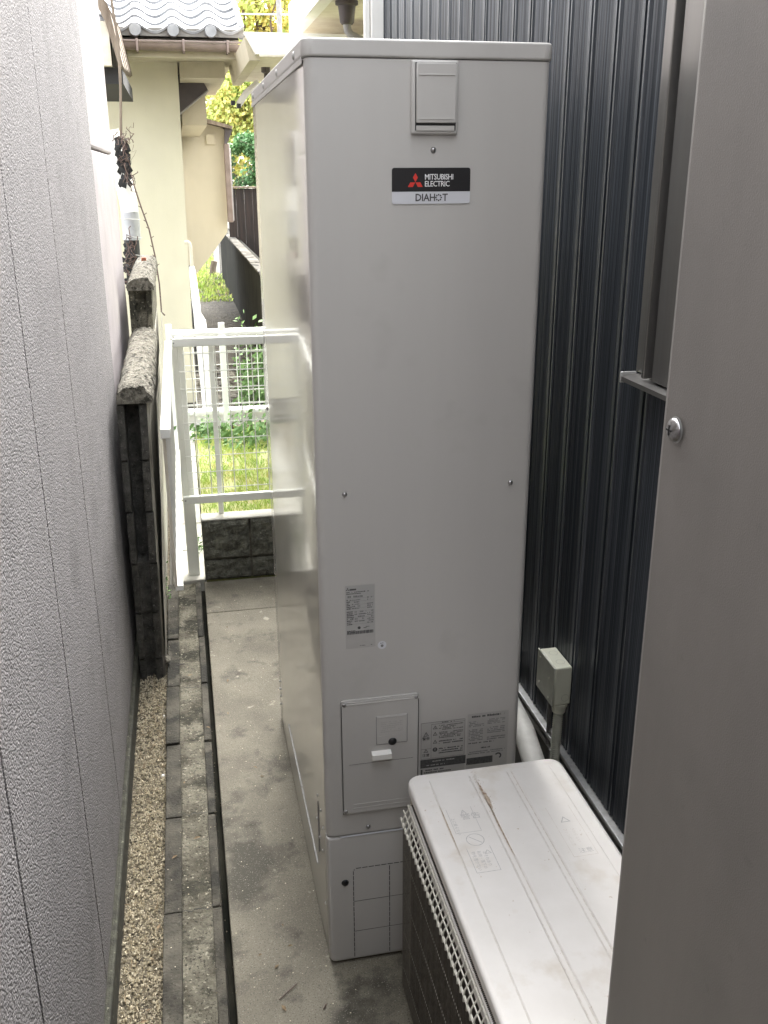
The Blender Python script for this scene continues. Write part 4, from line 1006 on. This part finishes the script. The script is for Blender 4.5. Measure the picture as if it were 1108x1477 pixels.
for i in range(260):
    x = rnd.uniform(-.2, .5); y = rnd.uniform(5.5, 7.6); r = rnd.uniform(.015, .06); mb.dome((x, y, -.01), (rnd.uniform(-.3,.3), rnd.uniform(-.3,.3), 1), r, r*.6, 6, 2)
tag(mb.build('rubble', 'kerbdark'), kind='stuff')
bo = thing('old_plank', 'dark weathered plank lying across the ground before the back fence', 'plank', (.3, 5.08, .0))
MB().prism([(.08,.0),(.1,.02),(.62,.10),(.62,.045)], (5.02, 5.08)).build('plank', 'wood', bo)

def tree(name, label, base, h, crown, n, m, leaf, seed, trunk_r=.12, limbs=8, m2=None, frac=.25):
    """crown = list of (cx,cy,cz,rx,ry,rz) clumps"""
    rg = random.Random(seed); t_ = thing(name, label, 'tree', base); B = Vector(base)
    mb = MB(); top = B+Vector((0, 0, h*.8))
    mb.tube(crooked(B, top, 6, .3, seed), [trunk_r*(1-.13*i) for i in range(7)], 8); mb.build('trunk', 'bark', t_)
    mb = MB()
    for i in range(limbs):
        s_ = B.lerp(top, rg.uniform(.3, .95)); c = crown[i % len(crown)]
        e = Vector((c[0]+rg.gauss(0, c[3]*.5), c[1]+rg.gauss(0, c[4]*.5), c[2]+rg.gauss(0, c[5]*.5)))
        mb.tube(crooked(s_, e, 6, .3, seed+i), [trunk_r*.35*(1-.13*k) for k in range(7)], 5)
        for q in range(5):
            s2 = s_.lerp(e, rg.uniform(.4, 1)); e2 = s2+Vector((rg.gauss(0,.4), rg.gauss(0,.4), rg.uniform(.1,.8))); mb.tube(crooked(s2, e2, 4, .1, seed+q), trunk_r*.07, 4)
    mb.build('limbs', 'bark', t_)
    def leaves(nn, mm, nm, sd):
        rg2 = random.Random(sd); vs = []; fs = []
        for i in range(nn):
            c = crown[rg2.randrange(len(crown))]
            while True:
                d = Vector((rg2.uniform(-1,1), rg2.uniform(-1,1), rg2.uniform(-1,1)))
                if d.length < 1: break
            d = d*(.55+.45*rg2.random())
            p = Vector((c[0]+d.x*c[3], c[1]+d.y*c[4], c[2]+d.z*c[5]))
            if mnoise.noise(p*1.6+Vector((seed,0,0))) < -.18: continue
            q = leaf*rg2.uniform(.5, 1.2); nn_ = Vector((rg2.gauss(0,1), rg2.gauss(0,1), rg2.gauss(0,1)+.7)).normalized(); a = nn_.orthogonal().normalized(); b = nn_.cross(a)
            k = len(vs); vs += [p-a*q, p-b*q*.6, p+a*q, p+b*q*.6]; fs.append((k, k+1, k+2, k+3))
        MB().add(vs, fs).build(nm, mm, t_)
    leaves(int(n*(1-frac)), m, 'crown', seed+50)
    if m2: leaves(int(n*frac), m2, 'crown_second_tone', seed+99)  # leaves of a second colour, scattered at random through the crown
tree('ginkgo_tree', 'bright yellow autumn tree rising behind the cream house roof', (1.8, 21, 0), 9, [(1.5,21,5.2,1.3,1,1.3),(2.4,21,6.2,1.2,1,1.2),(1.0,21,4.0,1.0,.9,.9),(2.6,21.3,4.4,1.3,1,1.2),(1.2,21,7,1.4,1,1.2)], 15000, 'leafyellow', .075, 1, .16, 10, 'leaflime', .2)
tree('ginkgo_tree', 'lime green and yellow tree right below the bright yellow one', (1.5, 18, 0), 4.2, [(1.2,18,3.2,.7,.7,.6),(1.7,18,3.0,.7,.7,.6),(.8,18,2.8,.55,.5,.45),(1.5,18,2.5,.7,.6,.4)], 11000, 'leaflime', .055, 2, .08, 6, 'leafyellow', .35)
tree('evergreen_shrub', 'dense green shrub above the brown board fence', (1.2, 15.5, 0), 2.3, [(.8,15.5,1.8,.42,.4,.38),(1.25,15.5,1.85,.45,.4,.42),(1.6,15.5,1.7,.5,.4,.4),(1.05,15.5,2.15,.4,.4,.3)], 12000, 'leafgreen', .04, 3, .05, 5, 'leafdark', .3)
tree('maple_tree', 'orange brown twiggy tree behind the yellow one', (3.0, 24, 0), 8, [(2.3,24,5.6,.9,.9,1.2),(2.9,24,6.6,1.0,.9,1.2)], 1500, 'leafyellow', .06, 4, .12, 16)
tree('oak_tree', 'broad green tree hidden low behind the board fence', (3.5, 27, 0), 9, [(3.0,27,3.2,2.6,1,2.6),(.8,27,2.8,1.6,1,2.2),(5,27,5,2.5,1,3),(2,27,7.5,3,1,3)], 16000, 'leaflime', .12, 5, .2, 8, 'leafyellow', .5)
up_ = thing('utility_pole', 'grey metal pole in front of the yellow tree', 'pole', (1.57, 15, 0))
MB().tube([(1.60,15,-.05),(1.57,15,6)], .04, 10).build('pole', 'pipegrey', up_)
MB().tube([(.7,15,4.10),(1.585,15,4.11),(2.4,15,4.12)], .012, 6).build('cross_wire', 'white', up_)
